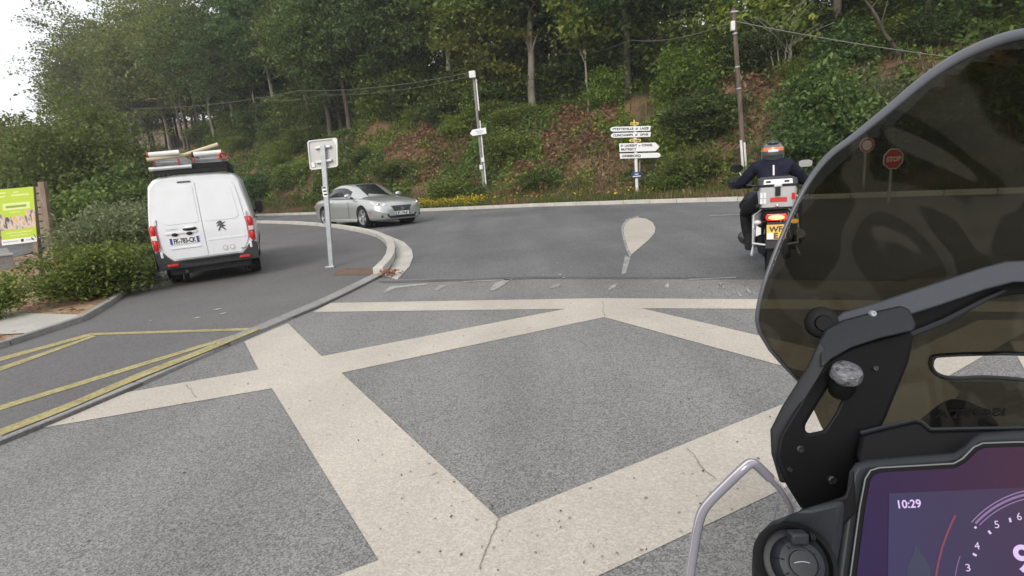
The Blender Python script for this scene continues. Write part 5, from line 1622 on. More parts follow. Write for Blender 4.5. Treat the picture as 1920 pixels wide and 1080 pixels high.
MB().path([(-.42, .86, 1.12), (-.30, .90, 1.12), (-.12, 1.03, 1.08), (.12, 1.03, 1.08), (.30, .90, 1.12), (.42, .86, 1.12)], .016, 10).build('handlebar', MT['dark_chrome'], bike)
for sx in (-1, 1):
    MB().path([(sx * .47, .88, 1.13), (sx * .48, 1.0, 1.15), (sx * .36, 1.07, 1.15), (sx * .22, 1.02, 1.11)], [.05, .085, .085, .05], 10).build('hand_guard', MT['black_plastic'], bike)
    mi = MB().ball((sx * .43, .98, 1.36), (.09, .03, .055), 14, 8).build('mirror', MT['black_plastic'], bike)
    MB().prism([Vector((sx * .43 + u_ * .08, .947, 1.36 + v_ * .045)) for u_, v_ in rrect(-1, 1, -1, 1, .6)], (0, -.006, 0)).build('mirror_glass', MT['chrome'] if sx > 0 else MT['dark_glass'], mi, smooth=0)  # left glass gets a dark material in place of a dark reflection
    MB().path([(sx * .33, .92, 1.13), (sx * .36, .95, 1.24), (sx * .41, .985, 1.34)], .009, 6).build('mirror_stem', MT['dark_chrome'], mi)
    # pannier carrier
    pf = MB().path([(sx * .14, -.02, .86), (sx * .235, -.16, .80), (sx * .245, -.24, .66), (sx * .245, -.22, .46), (sx * .22, -.08, .40), (sx * .22, .22, .42), (sx * .20, .40, .55)], .013, 8)
    pf.path([(sx * .245, -.235, .47), (sx * .12, -.30, .46), (.0, -.31, .455)], .013, 8)
    pf.path([(sx * .235, -.12, .42), (sx * .26, -.28, .33)], .016, 8)
    pf.build('pannier_rail', MT['alu'], bike)
    ind = MB().path([(sx * .10, -.28, .74), (sx * .17, -.30, .735)], .014, 8).build('indicator_stalk', MT['black_plastic'], bike)
    MB().ball((sx * .20, -.30, .735), (.045, .035, .028), 12, 8).build('indicator_lens', MT['amber_glow'] if sx > 0 else MT['clear_lens'], ind)
    MB().box((sx * .22, .50, .34), (.12, .05, .03)).build('foot_peg', MT['dark_chrome'], bike, bevel=.006)
    MB().path([(sx * .10, .0, .90), (sx * .17, -.10, .90), (sx * .17, -.26, .90), (sx * .08, -.32, .895)], .014, 8).build('grab_rail', MT['grey_plastic'], bike)
MB().box((0, -.25, .905), (.26, .34, .02)).build('luggage_rack', MT['dark_chrome'], bike, bevel=.006)
# top case
def tcr(y0, y1, w0, z, r=.05):
    return [Vector((x * .89, y, z)) for x, y in rrect(-w0, w0, y0, y1, r)]
tc_ = MB().loft([tcr(-.47, -.10, .205, .925), tcr(-.475, -.095, .21, .95), tcr(-.49, -.08, .232, 1.16)]).build('top_case', MT['alu'], bike, smooth=30)
MB().loft([tcr(-.497, -.073, .239, 1.16), tcr(-.497, -.073, .239, 1.185)]).build('case_seal', MT['black_plastic'], tc_, smooth=30)
MB().loft([tcr(-.495, -.075, .236, 1.186), tcr(-.485, -.085, .226, 1.245), tcr(-.44, -.13, .18, 1.262)]).build('case_lid', MT['grey_plastic'], tc_, smooth=30)
MB().prism([(-.15, -.4985, 1.192), (.15, -.4985, 1.192), (.145, -.488, 1.245), (-.145, -.488, 1.245)], (0, -.006, 0)).build('lid_band', MT['plate_white'], tc_, smooth=0)
for x0 in (-.10, .09):
    MB().box((x0, -.5035, 1.22), (.05, .004, .022)).build('band_print', MT['sign_black'], tc_, smooth=0)
lt = MB().box((0, -.505, 1.12), (.055, .025, .13)).build('latch', MT['black_plastic'], tc_, bevel=.006)
MB().box((0, -.512, 1.175), (.085, .02, .03)).build('latch_bar', MT['alu'], lt, bevel=.006)
for sx in (-1, 1):
    for zz in (.945, 1.145):
        MB().box((sx * (.205 if zz < 1 else .225), -.47 if zz < 1 else -.48, zz), (.05, .05, .045)).build('case_corner', MT['black_plastic'], tc_, bevel=.012)
fl = MB().box((-.152, -.4855, 1.035), (.062, .004, .13)).build('flag_sticker', MT['plate_white'], tc_, smooth=0)
MB().box((-.152, -.489, 1.035), (.012, .003, .13)).build('flag_cross', MT['sign_back'], fl, smooth=0); MB().box((-.152, -.4885, 1.035), (.062, .003, .012)).build('flag_cross', MT['sign_back'], fl, smooth=0)
MB().box((.01, -.4835, 1.012), (.175, .008, .052)).build('reflector', MT['red'], tc_, bevel=.004)
MB().box((.162, -.486, 1.045), (.036, .004, .075)).build('round_sticker', MT['red_lens'], tc_, smooth=0)
MB().ball((.0, -.485, .945), (.02, .012, .018), 12, 8).build('key_lock', MT['chrome'], tc_)
# tail lamp, plate
tl = MB().prism([(-.105, -.37, .835), (.105, -.37, .835), (.115, -.37, .79), (.10, -.37, .755), (-.10, -.37, .755), (-.115, -.37, .79)], (0, .08, 0)).build('tail_light', MT['red_glow'], bike, smooth=0, bevel=.01)
MB().ball((0, -.375, .795), (.088, .016, .030), 16, 8).build('brake_lamp', MT['brake_glow'], tl)
MB().prism([(-.10, -.38, .74), (.10, -.38, .74), (.12, -.46, .44), (-.12, -.46, .44)], (0, .015, .0)).build('mudguard', MT['black_plastic'], bike, smooth=0)
pq = [Vector(q) for q in ((-.105, -.455, .545), (.105, -.455, .545), (.105, -.425, .715), (-.105, -.425, .715))]
npl = MB().prism(pq, (0, .004, 0)).build('number_plate', MT['plate_yellow'], bike, smooth=0)
text('WF', .092, pq[0] + Vector((.028, -.002, .088)) + Vector((0, .015, 0)), (1, 0, 0), pq[3] - pq[0], MT['sign_black'], npl, 'lettering', 'LEFT', .003, None, .003)
text('E', .092, pq[0] + Vector((.075, -.002, .012)), (1, 0, 0), pq[3] - pq[0], MT['sign_black'], npl, 'lettering', 'LEFT', .003, None, .003)
MB().prism([pq[0] + Vector((.004, -.003, .004)), pq[0] + Vector((.066, -.003, .004)), pq[0] + Vector((.066, .0115, .078)), pq[0] + Vector((.004, .0115, .078))], (0, -.002, 0)).build('plate_sticker', MT['plate_white'], npl, smooth=0)
MB().prism([(-.215, -.27, .56), (-.16, -.28, .585), (-.16, -.28, .66), (-.215, -.27, .70)], (0, .006, 0)).build('heat_shield', MT['plate_white'], bike, smooth=0)

# rider
rider = thing('person', bike.location, 'motorcyclist in navy jacket and black trousers riding the motorcycle, seen from behind', 'person', rz=BH, scale=.94)
def skin(name, pts, edges, mat, parent, root=0, sub=2):
    me = bpy.data.meshes.new(name)
    me.from_pydata([p[0] for p in pts], edges, [])
    o = bpy.data.objects.new(name, me)
    COL.objects.link(o)
    md = o.modifiers.new('skin', 'SKIN')
    md.use_smooth_shade = True
    for i, p in enumerate(pts):
        r = p[1]
        d = me.skin_vertices[0].data[i]
        d.radius = r if isinstance(r, tuple) else (r, r)
        d.use_root = (i == root)
    sm = o.modifiers.new('sub', 'SUBSURF'); sm.levels = sm.render_levels = sub
    to_mesh(o)
    o.data.materials.clear()
    for m_ in (mat if isinstance(mat, list) else [mat]): o.data.materials.append(m_)
    o.data.polygons.foreach_set('use_smooth', [True] * len(o.data.polygons))
    o.parent = parent
    return o
P_ = [((0, .22, .95), (.17, .15)), ((0, .29, 1.09), (.17, .13)), ((0, .40, 1.25), (.20, .135)), ((0, .48, 1.37), (.13, .10)), ((0, .53, 1.44), .07)]
E_ = [(0, 1), (1, 2), (2, 3), (3, 4)]
def limb(start, pts):
    k = start
    for p in pts:
        P_.append(p); E_.append((k, len(P_) - 1)); k = len(P_) - 1
for sx in (-1, 1):
    limb(3, [((sx * .20, .48, 1.36), .092), ((sx * .31, .55, 1.24), .078), ((sx * .395, .65, 1.14), .068), ((sx * .42, .76, 1.13), .054), ((sx * .41, .85, 1.13), .045)])
    limb(0, [((sx * .15, .28, .92), .125), ((sx * .27, .55, .84), .11), ((sx * .31, .74, .74), .085), ((sx * .30, .66, .55), .075), ((sx * .27, .56, .40), .058)])
body = skin('body', P_, E_, [MT['jacket'], MT['trousers']], rider)
for pg in body.data.polygons:
    if pg.center.z < .97: pg.material_index = 1
for sx in (-1, 1):
    bt = MB().loft([[Vector((sx * .265 + x * k, .56 + y * l, z)) for x, y in rrect(-1, 1, -1, 1, .7, 4)] for z, k, l in ((.50, .075, .085), (.42, .066, .075), (.33, .06, .09))])
    bt.loft([[Vector((sx * .265 + x * k, y, .315 + z * h)) for x, z in rrect(-1, 1, -1, 1, .7, 4)] for y, k, h in ((.46, .04, .04), (.50, .055, .055), (.58, .058, .06), (.68, .055, .045), (.75, .03, .028))])
    bt.build('boot', MT['black_plastic'], rider, smooth=50)
    hnd = Vector((sx * .385, .865, 1.125))
    gp_, ge_ = [(hnd + Vector((sx * .02, -.05, .015)), (.034, .03)), (hnd + Vector((0, -.01, .03)), (.04, .022))], [(0, 1)]
    for k in range(4):
        x = (k - 1.5) * .022
        a0 = len(gp_)
        gp_ += [(hnd + Vector((x, .025, .03)), .0105), (hnd + Vector((x, .045 + .004 * (1.5 - abs(k - 1.5)), .008)), .0095), (hnd + Vector((x, .03, -.016)), .008)]
        ge_ += [(1, a0), (a0, a0 + 1), (a0 + 1, a0 + 2)]
    a0 = len(gp_)
    gp_ += [(hnd + Vector((-sx * .045, -.01, .005)), .012), (hnd + Vector((-sx * .05, .012, -.014)), .0095)]
    ge_ += [(0, a0), (a0, a0 + 1)]
    skin('glove', gp_, ge_, MT['black_plastic'], rider)
hc = Vector((0, .55, 1.545))
hel = MB().ball(hc, (.138, .165, .155), 28, 18)
hb_ = hel.build('helmet', MT['helmet'], rider, smooth=60)
for i, v in enumerate(hb_.data.vertices):      # jaw and neck opening
    z = v.co.z - hc.z
    if z < -.03:
        v.co.x = hc.x + (v.co.x - hc.x) * 1.12
        v.co.z = max(v.co.z, hc.z - .15)
def helmet_band(name, z0, z1, a0, a1, mat, out=1.012, nz=4, na=20):
    vs, fs = [], []
    for i in range(nz + 1):
        z = z0 + (z1 - z0) * i / nz
        k = math.sqrt(max(0, 1 - (z / .155) ** 2)) * out * (1.10 if z < -.03 else 1.0 + .1 * max(0, min(1, (.0 - z) / .03)))
        for j in range(na + 1):
            a = a0 + (a1 - a0) * j / na
            vs.append(hc + Vector((.138 * k * math.cos(a), .165 * k * math.sin(a), z)))
    for i in range(nz):
        for j in range(na):
            q = i * (na + 1) + j
            fs.append((q, q + 1, q + na + 2, q + na + 1))
    MB().add(vs, fs).build(name, mat, hb_, smooth=60)
helmet_band('orange_stripe', .015, .062, R(160), R(380), MT['orange'])
helmet_band('grey_panel', -.055, .010, R(215), R(325), MT['grey_plastic'], 1.014)
helmet_band('pale_patch', .0, .035, R(245), R(295), MT['clear_lens'], 1.02)
helmet_band('visor', -.06, .06, R(20), R(160), MT['dark_glass'], 1.015)
sp_ = MB().ball(hc + Vector((0, -.08, .115)), (.075, .07, .035), 14, 8).build('rear_vent', MT['dark_chrome'], hb_)
MB().prism([(-.008, .33, 1.385), (.012, .33, 1.385), (.010, .245, 1.26), (-.010, .245, 1.26)], (0, -.006, 0)).build('reflective_strip', MT['clear_lens'], rider, smooth=0)

# ------------------------------------------------------------------ the motorcycle the picture is taken from: screen, brace, display, deflector
own = thing('own_motorcycle', CAM + cF * .6 + cX * .55 - cY * .6, 'front of the near motorcycle: dark tinted windscreen, black brace and lit display', 'motorcycle')
OB = own.location.copy()
XC = .66                                       # camera-side distance of the machine's centre plane
def sd(px, py):                                # depth of the tinted screen: leans back, wraps round at the side
    return .62 + .00017 * (py - 300) - .10 * (max(0.0, (1950 - px)) / 520.0) ** 2
def NP(px, py, d): return near(px, py, d) - OB
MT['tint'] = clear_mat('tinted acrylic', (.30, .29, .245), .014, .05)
nt = MT['tint'].node_tree                       # pale streaks painted in for wavy reflections on the screen
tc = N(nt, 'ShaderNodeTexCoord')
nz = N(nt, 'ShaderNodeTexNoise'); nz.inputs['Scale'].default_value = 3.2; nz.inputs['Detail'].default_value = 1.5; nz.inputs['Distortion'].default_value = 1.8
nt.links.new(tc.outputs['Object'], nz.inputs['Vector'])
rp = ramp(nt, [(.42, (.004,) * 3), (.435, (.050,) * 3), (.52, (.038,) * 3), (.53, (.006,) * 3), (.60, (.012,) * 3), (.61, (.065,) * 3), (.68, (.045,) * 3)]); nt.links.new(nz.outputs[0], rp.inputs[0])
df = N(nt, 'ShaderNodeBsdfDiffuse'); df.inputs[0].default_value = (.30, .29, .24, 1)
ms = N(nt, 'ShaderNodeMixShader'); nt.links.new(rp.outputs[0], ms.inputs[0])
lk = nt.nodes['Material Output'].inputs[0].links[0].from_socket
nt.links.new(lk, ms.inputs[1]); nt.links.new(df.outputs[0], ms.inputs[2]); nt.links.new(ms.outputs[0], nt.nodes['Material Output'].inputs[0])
MT['screen_edge'] = pm('polished screen edge', (.075, .078, .09), .32, spec=.5)
MT['clear_acrylic'] = clear_mat('clear acrylic', (.84, .84, .83), .045, .08)
MT['acrylic_rim'] = pm('bevelled acrylic rim', (.24, .235, .28), .15, spec=.7, coat=.5)
MT['brace_grey'] = pm('blue grey painted metal', (.040, .045, .055), .42, spec=.5, noise=.06, nscale=200)
MT['deck_black2'] = pm('matt black', (.005, .005, .006), .6, spec=.2)
def smooth_px(pts, n=6):
    """Catmull-Rom through the points"""
    out = []
    for i in range(len(pts) - 1):
        p0, p1, p2, p3 = pts[max(i - 1, 0)], pts[i], pts[i + 1], pts[min(i + 2, len(pts) - 1)]
        for k in range(n):
            t = k / n
            out.append(tuple(.5 * ((2 * b) + (-a + c) * t + (2 * a - 5 * b + 4 * c - d) * t * t + (-a + 3 * b - 3 * c + d) * t ** 3) for a, b, c, d in zip(p0, p1, p2, p3)))
    out.append(pts[-1])
    return out
top_edge = smooth_px([(2040, 60), (1960, 62), (1905, 67), (1850, 84), (1790, 112), (1730, 152), (1660, 210), (1600, 258), (1555, 292), (1520, 335), (1492, 385), (1465, 445), (1440, 510), (1424, 565), (1419, 600)], 5)
low_edge = [(1424, 622), (1444, 655), (1470, 685), (1500, 716), (1515, 745), (1540, 800), (1570, 850), (1620, 858), (1700, 850), (1800, 846)]
def pxc(y):
    x = 2000.0
    for _ in range(30): x = 960 + XC * FOC / sd(x, y)
    return x
# pxc:         # the centre line of the machine
top_edge = [(pxc(58), 58), (2050, 59)] + [q for q in top_edge if q[0] < 2045]
slot = [(pxc(712), 712), (1885, 709), (1840, 707), (1800, 709), (1770, 707), (1752, 698), (1745, 685), (1746, 675), (1752, 668), (1800, 664.5), (1880, 662.5), (pxc(664), 664)]
def screen_mesh():
    """left half of the screen, the hand slot open to the centre line"""
    def inside(p, poly):
        c = False
        for (x1, y1), (x2, y2) in zip(poly, poly[1:] + poly[:1]):
            if (y1 > p[1]) != (y2 > p[1]) and p[0] < (x2 - x1) * (p[1] - y1) / (y2 - y1) + x1: c = not c
        return c
    outl = top_edge + low_edge + [(pxc(y), y) for y in (846, 820, 790, 760, 735)] + slot + [(pxc(y), y) for y in range(640, 70, -24)]
    vs = [Vector(p) for p in outl]
    es = [(i, (i + 1) % len(outl)) for i in range(len(outl))]
    for gx_ in range(1430, 2110, 24):
        for gy_ in range(70, 850, 24):
            if all(inside((gx_ + ox, gy_ + oy), outl) for ox in (-9, 9) for oy in (-9, 9)):
                vs.append(Vector((gx_ + .37, gy_ + .21)))
    rv, re, rf, *_ = delaunay_2d_cdt(vs, es, [], 0, 1e-5)
    fs = []
    for f_ in rf:
        c = (sum(rv[i][0] for i in f_) / len(f_), sum(rv[i][1] for i in f_) / len(f_))
        if inside(c, outl):
            q = [Vector(rv[i]) for i in f_]
            e = [(q[k] - q[k - 1]).length for k in range(3)]
            area = abs((q[1] - q[0]).cross(q[2] - q[0])) / 2
            if 2 * area / max(e) > 1.2: fs.append(tuple(f_))       # no slivers along the rim
    return rv, fs
rv, fs = screen_mesh()
def mirror_x(p):                               # across the machine's centre plane
    q = Vector(p) + OB - CAM
    return p + cX * (2 * (XC - q.dot(cX)))
P3 = [NP(q[0], q[1], sd(q[0], q[1])) for q in rv]
mb = MB(); mb.add(P3, fs); mb.add([mirror_x(q) for q in P3], [tuple(reversed(f_)) for f_ in fs])
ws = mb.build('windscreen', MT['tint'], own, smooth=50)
bm = bmesh.new(); bm.from_mesh(ws.data)
bmesh.ops.remove_doubles(bm, verts=bm.verts[:], dist=.0006)
bmesh.ops.recalc_face_normals(bm, faces=bm.faces[:])
bm.to_mesh(ws.data); bm.free()
ws.data.polygons.foreach_set('use_smooth', [True] * len(ws.data.polygons))
md = ws.modifiers.new('thick', 'SOLIDIFY'); md.thickness = .004; md.offset = -1
edge3 = [NP(x, y, sd(x, y) - .001) for x, y in top_edge + low_edge[:5]]
rimr = [max(.0022, .0066 - max(0, y - 70) * .0000135) for x, y in top_edge + low_edge[:5]]
mb = MB().path(edge3, rimr, 10)
mb.path([mirror_x(q) for q in edge3], rimr, 10)
mb.build('screen_edge', MT['screen_edge'], ws, smooth=60)
MB().path([NP(x, y, sd(x, y) - .002) for x, y in smooth_px(slot, 3)], .0028, 8).build('slot_edge', MT['deck_grey'], ws, smooth=60)
# maker's lettering on the outside of the screen, so read reversed from here
a_ = NP(1885, 779, sd(1885, 779) - .006); b_ = NP(1752, 784, sd(1752, 784) - .006)
text('ISOTTA', .015, a_, b_ - a_, NP(1885, 750, sd(1885, 750) - .006) - a_, MT['deck_black2'], ws, 'lettering', 'LEFT', 0, (b_ - a_).length, .0004)

def slab(name, pp, dfun, thick, mat, parent=own, bevel=.003, smooth=30, hole=None):
    d = dfun if callable(dfun) else (lambda x, y: dfun)
    mb = MB()
    if hole is None:
        n = len(pp)
        vs = [NP(x, y, d(x, y)) for x, y in pp] + [NP(x + .0025 * (x - 960) * min(1, thick / .03), y, d(x, y) + thick) for x, y in pp]
        mb.add(vs, [tuple(range(n)), tuple(range(2 * n - 1, n - 1, -1))] + [((i + 1) % n, i, n + i, n + (i + 1) % n) for i in range(n)])
    else:
        v2 = [Vector(p) for p in pp] + [Vector(p) for p in hole]
        n, h = len(pp), len(hole)
        e2 = [(i, (i + 1) % n) for i in range(n)] + [(n + i, n + (i + 1) % h) for i in range(h)]
        rv_, _, rf_, *_ = delaunay_2d_cdt(v2, e2, [], 0, 1e-5)
        def ins(p, poly):
            c = False
            for (x1, y1), (x2, y2) in zip(poly, poly[1:] + poly[:1]):
                if (y1 > p[1]) != (y2 > p[1]) and p[0] < (x2 - x1) * (p[1] - y1) / (y2 - y1) + x1: c = not c
            return c
        fr_ = []
        for f_ in rf_:
            c = (sum(rv_[i][0] for i in f_) / 3, sum(rv_[i][1] for i in f_) / 3)
            if ins(c, pp) and not ins(c, hole): fr_.append(tuple(f_))
        m_ = len(rv_)
        vs = [NP(q[0], q[1], d(q[0], q[1])) for q in rv_] + [NP(q[0], q[1], d(q[0], q[1]) + thick) for q in rv_]
        fs_ = fr_ + [tuple(i + m_ for i in reversed(f_)) for f_ in fr_]
        for i in range(n): fs_.append(((i + 1) % n, i, m_ + i, m_ + (i + 1) % n))
        for i in range(h): fs_.append((n + i, n + (i + 1) % h, m_ + n + (i + 1) % h, m_ + n + i))
        mb.add(vs, fs_)
    return mb.build(name, mat, parent, smooth=smooth, bevel=bevel)

# brace bar that crosses the screen
bar_d = lambda x, y: .600 + .00006 * (x - 1560) - .00030 * (y - (600 - .275 * (x - 1560)))
slab('brace_bar', [(1556, 606), (1580, 585), (1640, 568), (1700, 548), (1840, 502), (1885, 490), (2040, 482), (2040, 528), (1900, 529), (1850, 542), (1760, 573), (1700, 592), (1640, 604), (1590, 614)], bar_d, .03, MT['brace_grey'], bevel=.002)
slab('brace_underside', [(1690, 590), (1760, 567), (1850, 536), (1900, 524), (2040, 522), (2040, 552), (1900, 552), (1860, 560), (1720, 628), (1700, 632)], lambda x, y: .612 + .00008 * (x - 1560), .03, MT['deck_black2'], bevel=.002)
slab('brace_strut', [(1706, 622), (1770, 596), (1840, 560), (1884, 541), (1888, 546), (1845, 568), (1775, 606), (1708, 634)], lambda x, y: .604 + .00008 * (x - 1560), .012, MT['deck_grey'], bevel=.002)
# bracket arm with its opening
arm_out = [(1556, 690), (1580, 668), (1640, 641), (1690, 626), (1710, 622), (1714, 640), (1700, 690), (1660, 780), (1625, 850), (1605, 960), (1550, 985), (1500, 950), (1470, 905), (1452, 860), (1446, 815), (1452, 795), (1500, 712), (1530, 690)]
arm_in = [(1585, 690), (1572, 705), (1530, 765), (1508, 803), (1514, 813), (1546, 806), (1570, 775), (1604, 705), (1600, 692)]
slab('bracket_arm', [(1555, 676), (1600, 650), (1650, 634), (1706, 620), (1713, 632), (1703, 680), (1662, 780), (1628, 850), (1606, 960), (1552, 985), (1500, 950), (1472, 905), (1455, 862), (1462, 820), (1478, 790), (1530, 705)], lambda x, y: .570 + .00006 * (x - 1560), .030, MT['deck_black2'], bevel=.005, hole=[(1566, 706), (1530, 762), (1508, 800), (1512, 813), (1546, 806), (1568, 772), (1592, 716), (1588, 700)])
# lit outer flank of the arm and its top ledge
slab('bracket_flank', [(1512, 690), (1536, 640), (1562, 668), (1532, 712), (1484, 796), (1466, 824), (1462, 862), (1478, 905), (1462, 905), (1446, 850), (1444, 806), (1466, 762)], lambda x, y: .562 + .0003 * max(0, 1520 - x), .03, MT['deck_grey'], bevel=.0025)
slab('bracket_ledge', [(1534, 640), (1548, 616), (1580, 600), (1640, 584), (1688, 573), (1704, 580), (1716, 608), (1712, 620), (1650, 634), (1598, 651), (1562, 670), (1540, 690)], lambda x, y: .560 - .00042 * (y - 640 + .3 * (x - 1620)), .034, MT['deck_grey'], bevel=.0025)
# rubber mount and thumb knob
kx = NP(1544, 606, .585)
mt_ = MB().lathe([(.011, .002), (.016, .005), (.0175, .011), (.015, .02)], kx, cF * .9 + cX * .3, 22).build('rubber_mount', MT['rubber'], own, smooth=50)
MB().lathe([(.001, -.001), (.008, -.001), (.009, .002), (.008, .006)], kx - cF * .001, cF * .9 + cX * .3, 16).build('bolt', MT['deck_black2'], mt_, smooth=40)
kx = NP(1588, 697, .548)
m_k = pm('frosted clear knob', (.105, .105, .115), .28, spec=.6, coat=.4, noise=.6, nscale=160, bump=.4, bscale=240)
kn = MB().lathe([(.001, -.005), (.009, -.005), (.0135, -.003), (.0150, .001), (.0150, .006), (.010, .011), (.009, .03)], kx, cF * .55 + cY * -.80 + cX * .1, 26).build('thumb_knob', m_k, own, smooth=40)
MB().lathe([(.012, .012), (.013, .02), (.011, .03)], kx, cF * .55 + cY * -.80 + cX * .1, 20).build('knob_washer', MT['deck_black2'], kn, smooth=40)
# dash cowl between screen and display
slab('cowl', [(1604, 860), (1612, 812), (1660, 800), (1716, 788), (1730, 792), (1745, 806), (1800, 804), (2040, 800), (2040, 870), (1800, 880), (1640, 895)], lambda x, y: .575 - .0004 * (y - 790), .05, MT['deck_black2'], bevel=.005)
MB().path([NP(x, y, .575 - .0004 * (y - 790) - .001) for x, y in [(1613, 812), (1660, 800), (1714, 788), (1728, 791), (1744, 805), (1800, 804), (2040, 800)]], .0022, 6).build('cowl_lip', MT['deck_grey'], own, smooth=50)
# display
MT['lip_grey'] = pm('grey bezel lip', (.16, .17, .17), .4)
dd = lambda x, y: 1.0 / (1.0 / .500 + .00034 * (y - 980) - .00003 * (x - 1760))
hous = [(1560, 1120), (1568, 1060), (1582, 960), (1592, 885), (1604, 868), (1624, 862), (1700, 855), (1788, 848), (1806, 836), (1824, 818), (1840, 811), (1900, 807), (2300, 800), (2300, 1300), (1540, 1300)]
slab('display_housing', hous, lambda x, y: dd(x, y) + .0005, .03, MT['deck_grey'], bevel=.007)
bez = [(1584, 1180), (1594, 1080), (1612, 950), (1622, 898), (1632, 882), (1648, 877), (1720, 873), (1788, 869), (1804, 860), (1826, 838), (1842, 831), (1900, 829), (2260, 824), (2260, 1280), (1576, 1280)]
disp = slab('display', bez, lambda x, y: dd(x, y) - .0035, .006, MT['deck_black2'], bevel=.001)
MB().path([NP(x, y, dd(x, y) - .0036) for x, y in bez[:13]], .0008, 6).build('display_lip', MT['lip_grey'], disp, smooth=60)
# purple screen glass: gives off light, brighter bluish towards the left, warmer on the right
def glow_mat(name, c1, c2, strength, ax):
    m, nt, p = new_mat(name)
    tc = N(nt, 'ShaderNodeTexCoord')
    sp = N(nt, 'ShaderNodeSeparateXYZ'); nt.links.new(tc.outputs['Generated'], sp.inputs[0])
    rp = ramp(nt, [(0, c1), (.55, c2)]); nt.links.new(sp.outputs[ax], rp.inputs[0])
    nt.links.new(rp.outputs[0], p.inputs['Emission Color']); p.inputs['Emission Strength'].default_value = strength
    p.inputs['Base Color'].default_value = (.006, .005, .010, 1); p.inputs['Roughness'].default_value = .2; p.inputs['Specular IOR Level'].default_value = .12
    return m
ins = [(1597, 1180), (1606, 1080), (1622, 955), (1631, 903), (1638, 891), (1650, 886), (1720, 882), (1790, 878), (1810, 868), (1832, 846), (1846, 840), (1900, 838), (2250, 833), (2250, 1270), (1590, 1270)]
MT['screen_border'] = glow_mat('display border', (.019, .013, .056), (.048, .015, .032), .70, 0)
MT['screen_face'] = glow_mat('display face', (.040, .038, .092), (.052, .031, .060), .70, 0)
MT['lav'] = pm('lavender graphics', (.02, .02, .02), .4, emit=(.60, .45, .72), estr=.74)
MT['lav_dim'] = pm('dim lavender graphics', (.02, .02, .02), .4, emit=(.19, .105, .24), estr=.74)
MT['red_dim'] = pm('dim red graphics', (.02, .01, .01), .4, emit=(.16, .025, .045), estr=.74)
MT['scr_dark'] = pm('dim blue picture', (.01, .01, .01), .4, emit=(.018, .020, .055), estr=.74)
slab('screen_border', ins, lambda x, y: dd(x, y) - .0042, .0006, MT['screen_border'], disp, bevel=0)
face = [(1664, 1200), (1665, 1060), (1667, 925), (1760, 921), (1920, 914), (2240, 902), (2240, 1260), (1663, 1260)]
fc = slab('screen_face', face, lambda x, y: dd(x, y) - .0048, .0005, MT['screen_face'], disp, bevel=0)
def strip(name, pts, w, mat, dz=.0054):
    L_, R_ = [], []
    for i, p in enumerate(pts):
        a, b = Vector(pts[max(i - 1, 0)]), Vector(pts[min(i + 1, len(pts) - 1)])
        t = (b - a).normalized(); n_ = Vector((-t.y, t.x)) * w / 2
        L_.append(Vector(p) + n_); R_.append(Vector(p) - n_)
    return slab(name, [tuple(q) for q in L_] + [tuple(q) for q in reversed(R_)], lambda x, y: dd(x, y) - dz, .0003, mat, fc, bevel=0, smooth=0)
def arc(cx, cy, rx, ry, a0, a1, n=26):
    return [(cx + rx * math.cos(R(a0 + (a1 - a0) * k / n)), cy - ry * math.sin(R(a0 + (a1 - a0) * k / n))) for k in range(n + 1)]
strip('dial_ring', arc(1962, 1100, 186, 184, 60, 139), 2.6, MT['lav_dim'])
strip('dial_ring', arc(1962, 1100, 179, 177, 60, 138), 4.5, MT['lav_dim'])
strip('dial_ring', arc(1962, 1100, 172, 169, 60, 137), 2.2, MT['lav_dim'])
strip('dial_arc', arc(1962, 1100, 172, 169, 160, 185), 1.5, MT['lav_dim'])
strip('red_arc', [(1791, 966), (1778, 995), (1767, 1025), (1760, 1052), (1754, 1085), (1750, 1120)], 4.0, MT['red_dim'])
for x, y, x2, y2 in [(1893, 971, 1895, 979), (1853, 995, 1858, 1001), (1824, 1038, 1831, 1042), (1928, 962, 1929, 969), (1827, 988, 1831, 990)]:
    strip('tick_mark', [(x, y), (x2, y2)], 4.0, MT['lav'])
def dtext(body, x, y, hpx, wpx, mat, dz=.0056, al='CENTER', bold=0):
    o = NP(x, y, dd(x, y) - dz); ex = NP(x + 50, y - 2.2, dd(x + 50, y - 2.2) - dz) - o; ey = NP(x, y - 50, dd(x, y - 50) - dz) - o
    k = ey.length / 50
    text(body, hpx * k / .72, o, ex, ey, mat, fc, 'lettering', al, .0001, wpx * ex.length / 50, bold)
dtext('10:29', 1681, 953, 15, 43, MT['lav'], al='LEFT', bold=.0002)
dtext('3', 1816, 1071, 14, 8.5, MT['lav']); dtext('4', 1833, 1030, 14, 9.5, MT['lav']); dtext('5', 1870, 990, 14, 8.5, MT['lav']); dtext('6', 1912, 975, 14, 8.5, MT['lav'])
dtext('9', 1923, 1071, 50, 34, MT['lav'], bold=.0006)
# blurred dark tree shape of the display picture
slab('screen_picture', [(1700, 1100), (1702, 1062), (1712, 1040), (1716, 1022), (1724, 1034), (1734, 1046), (1744, 1066), (1748, 1100)], lambda x, y: dd(x, y) - .0053, .0003, MT['scr_dark'], fc, bevel=0, smooth=0)
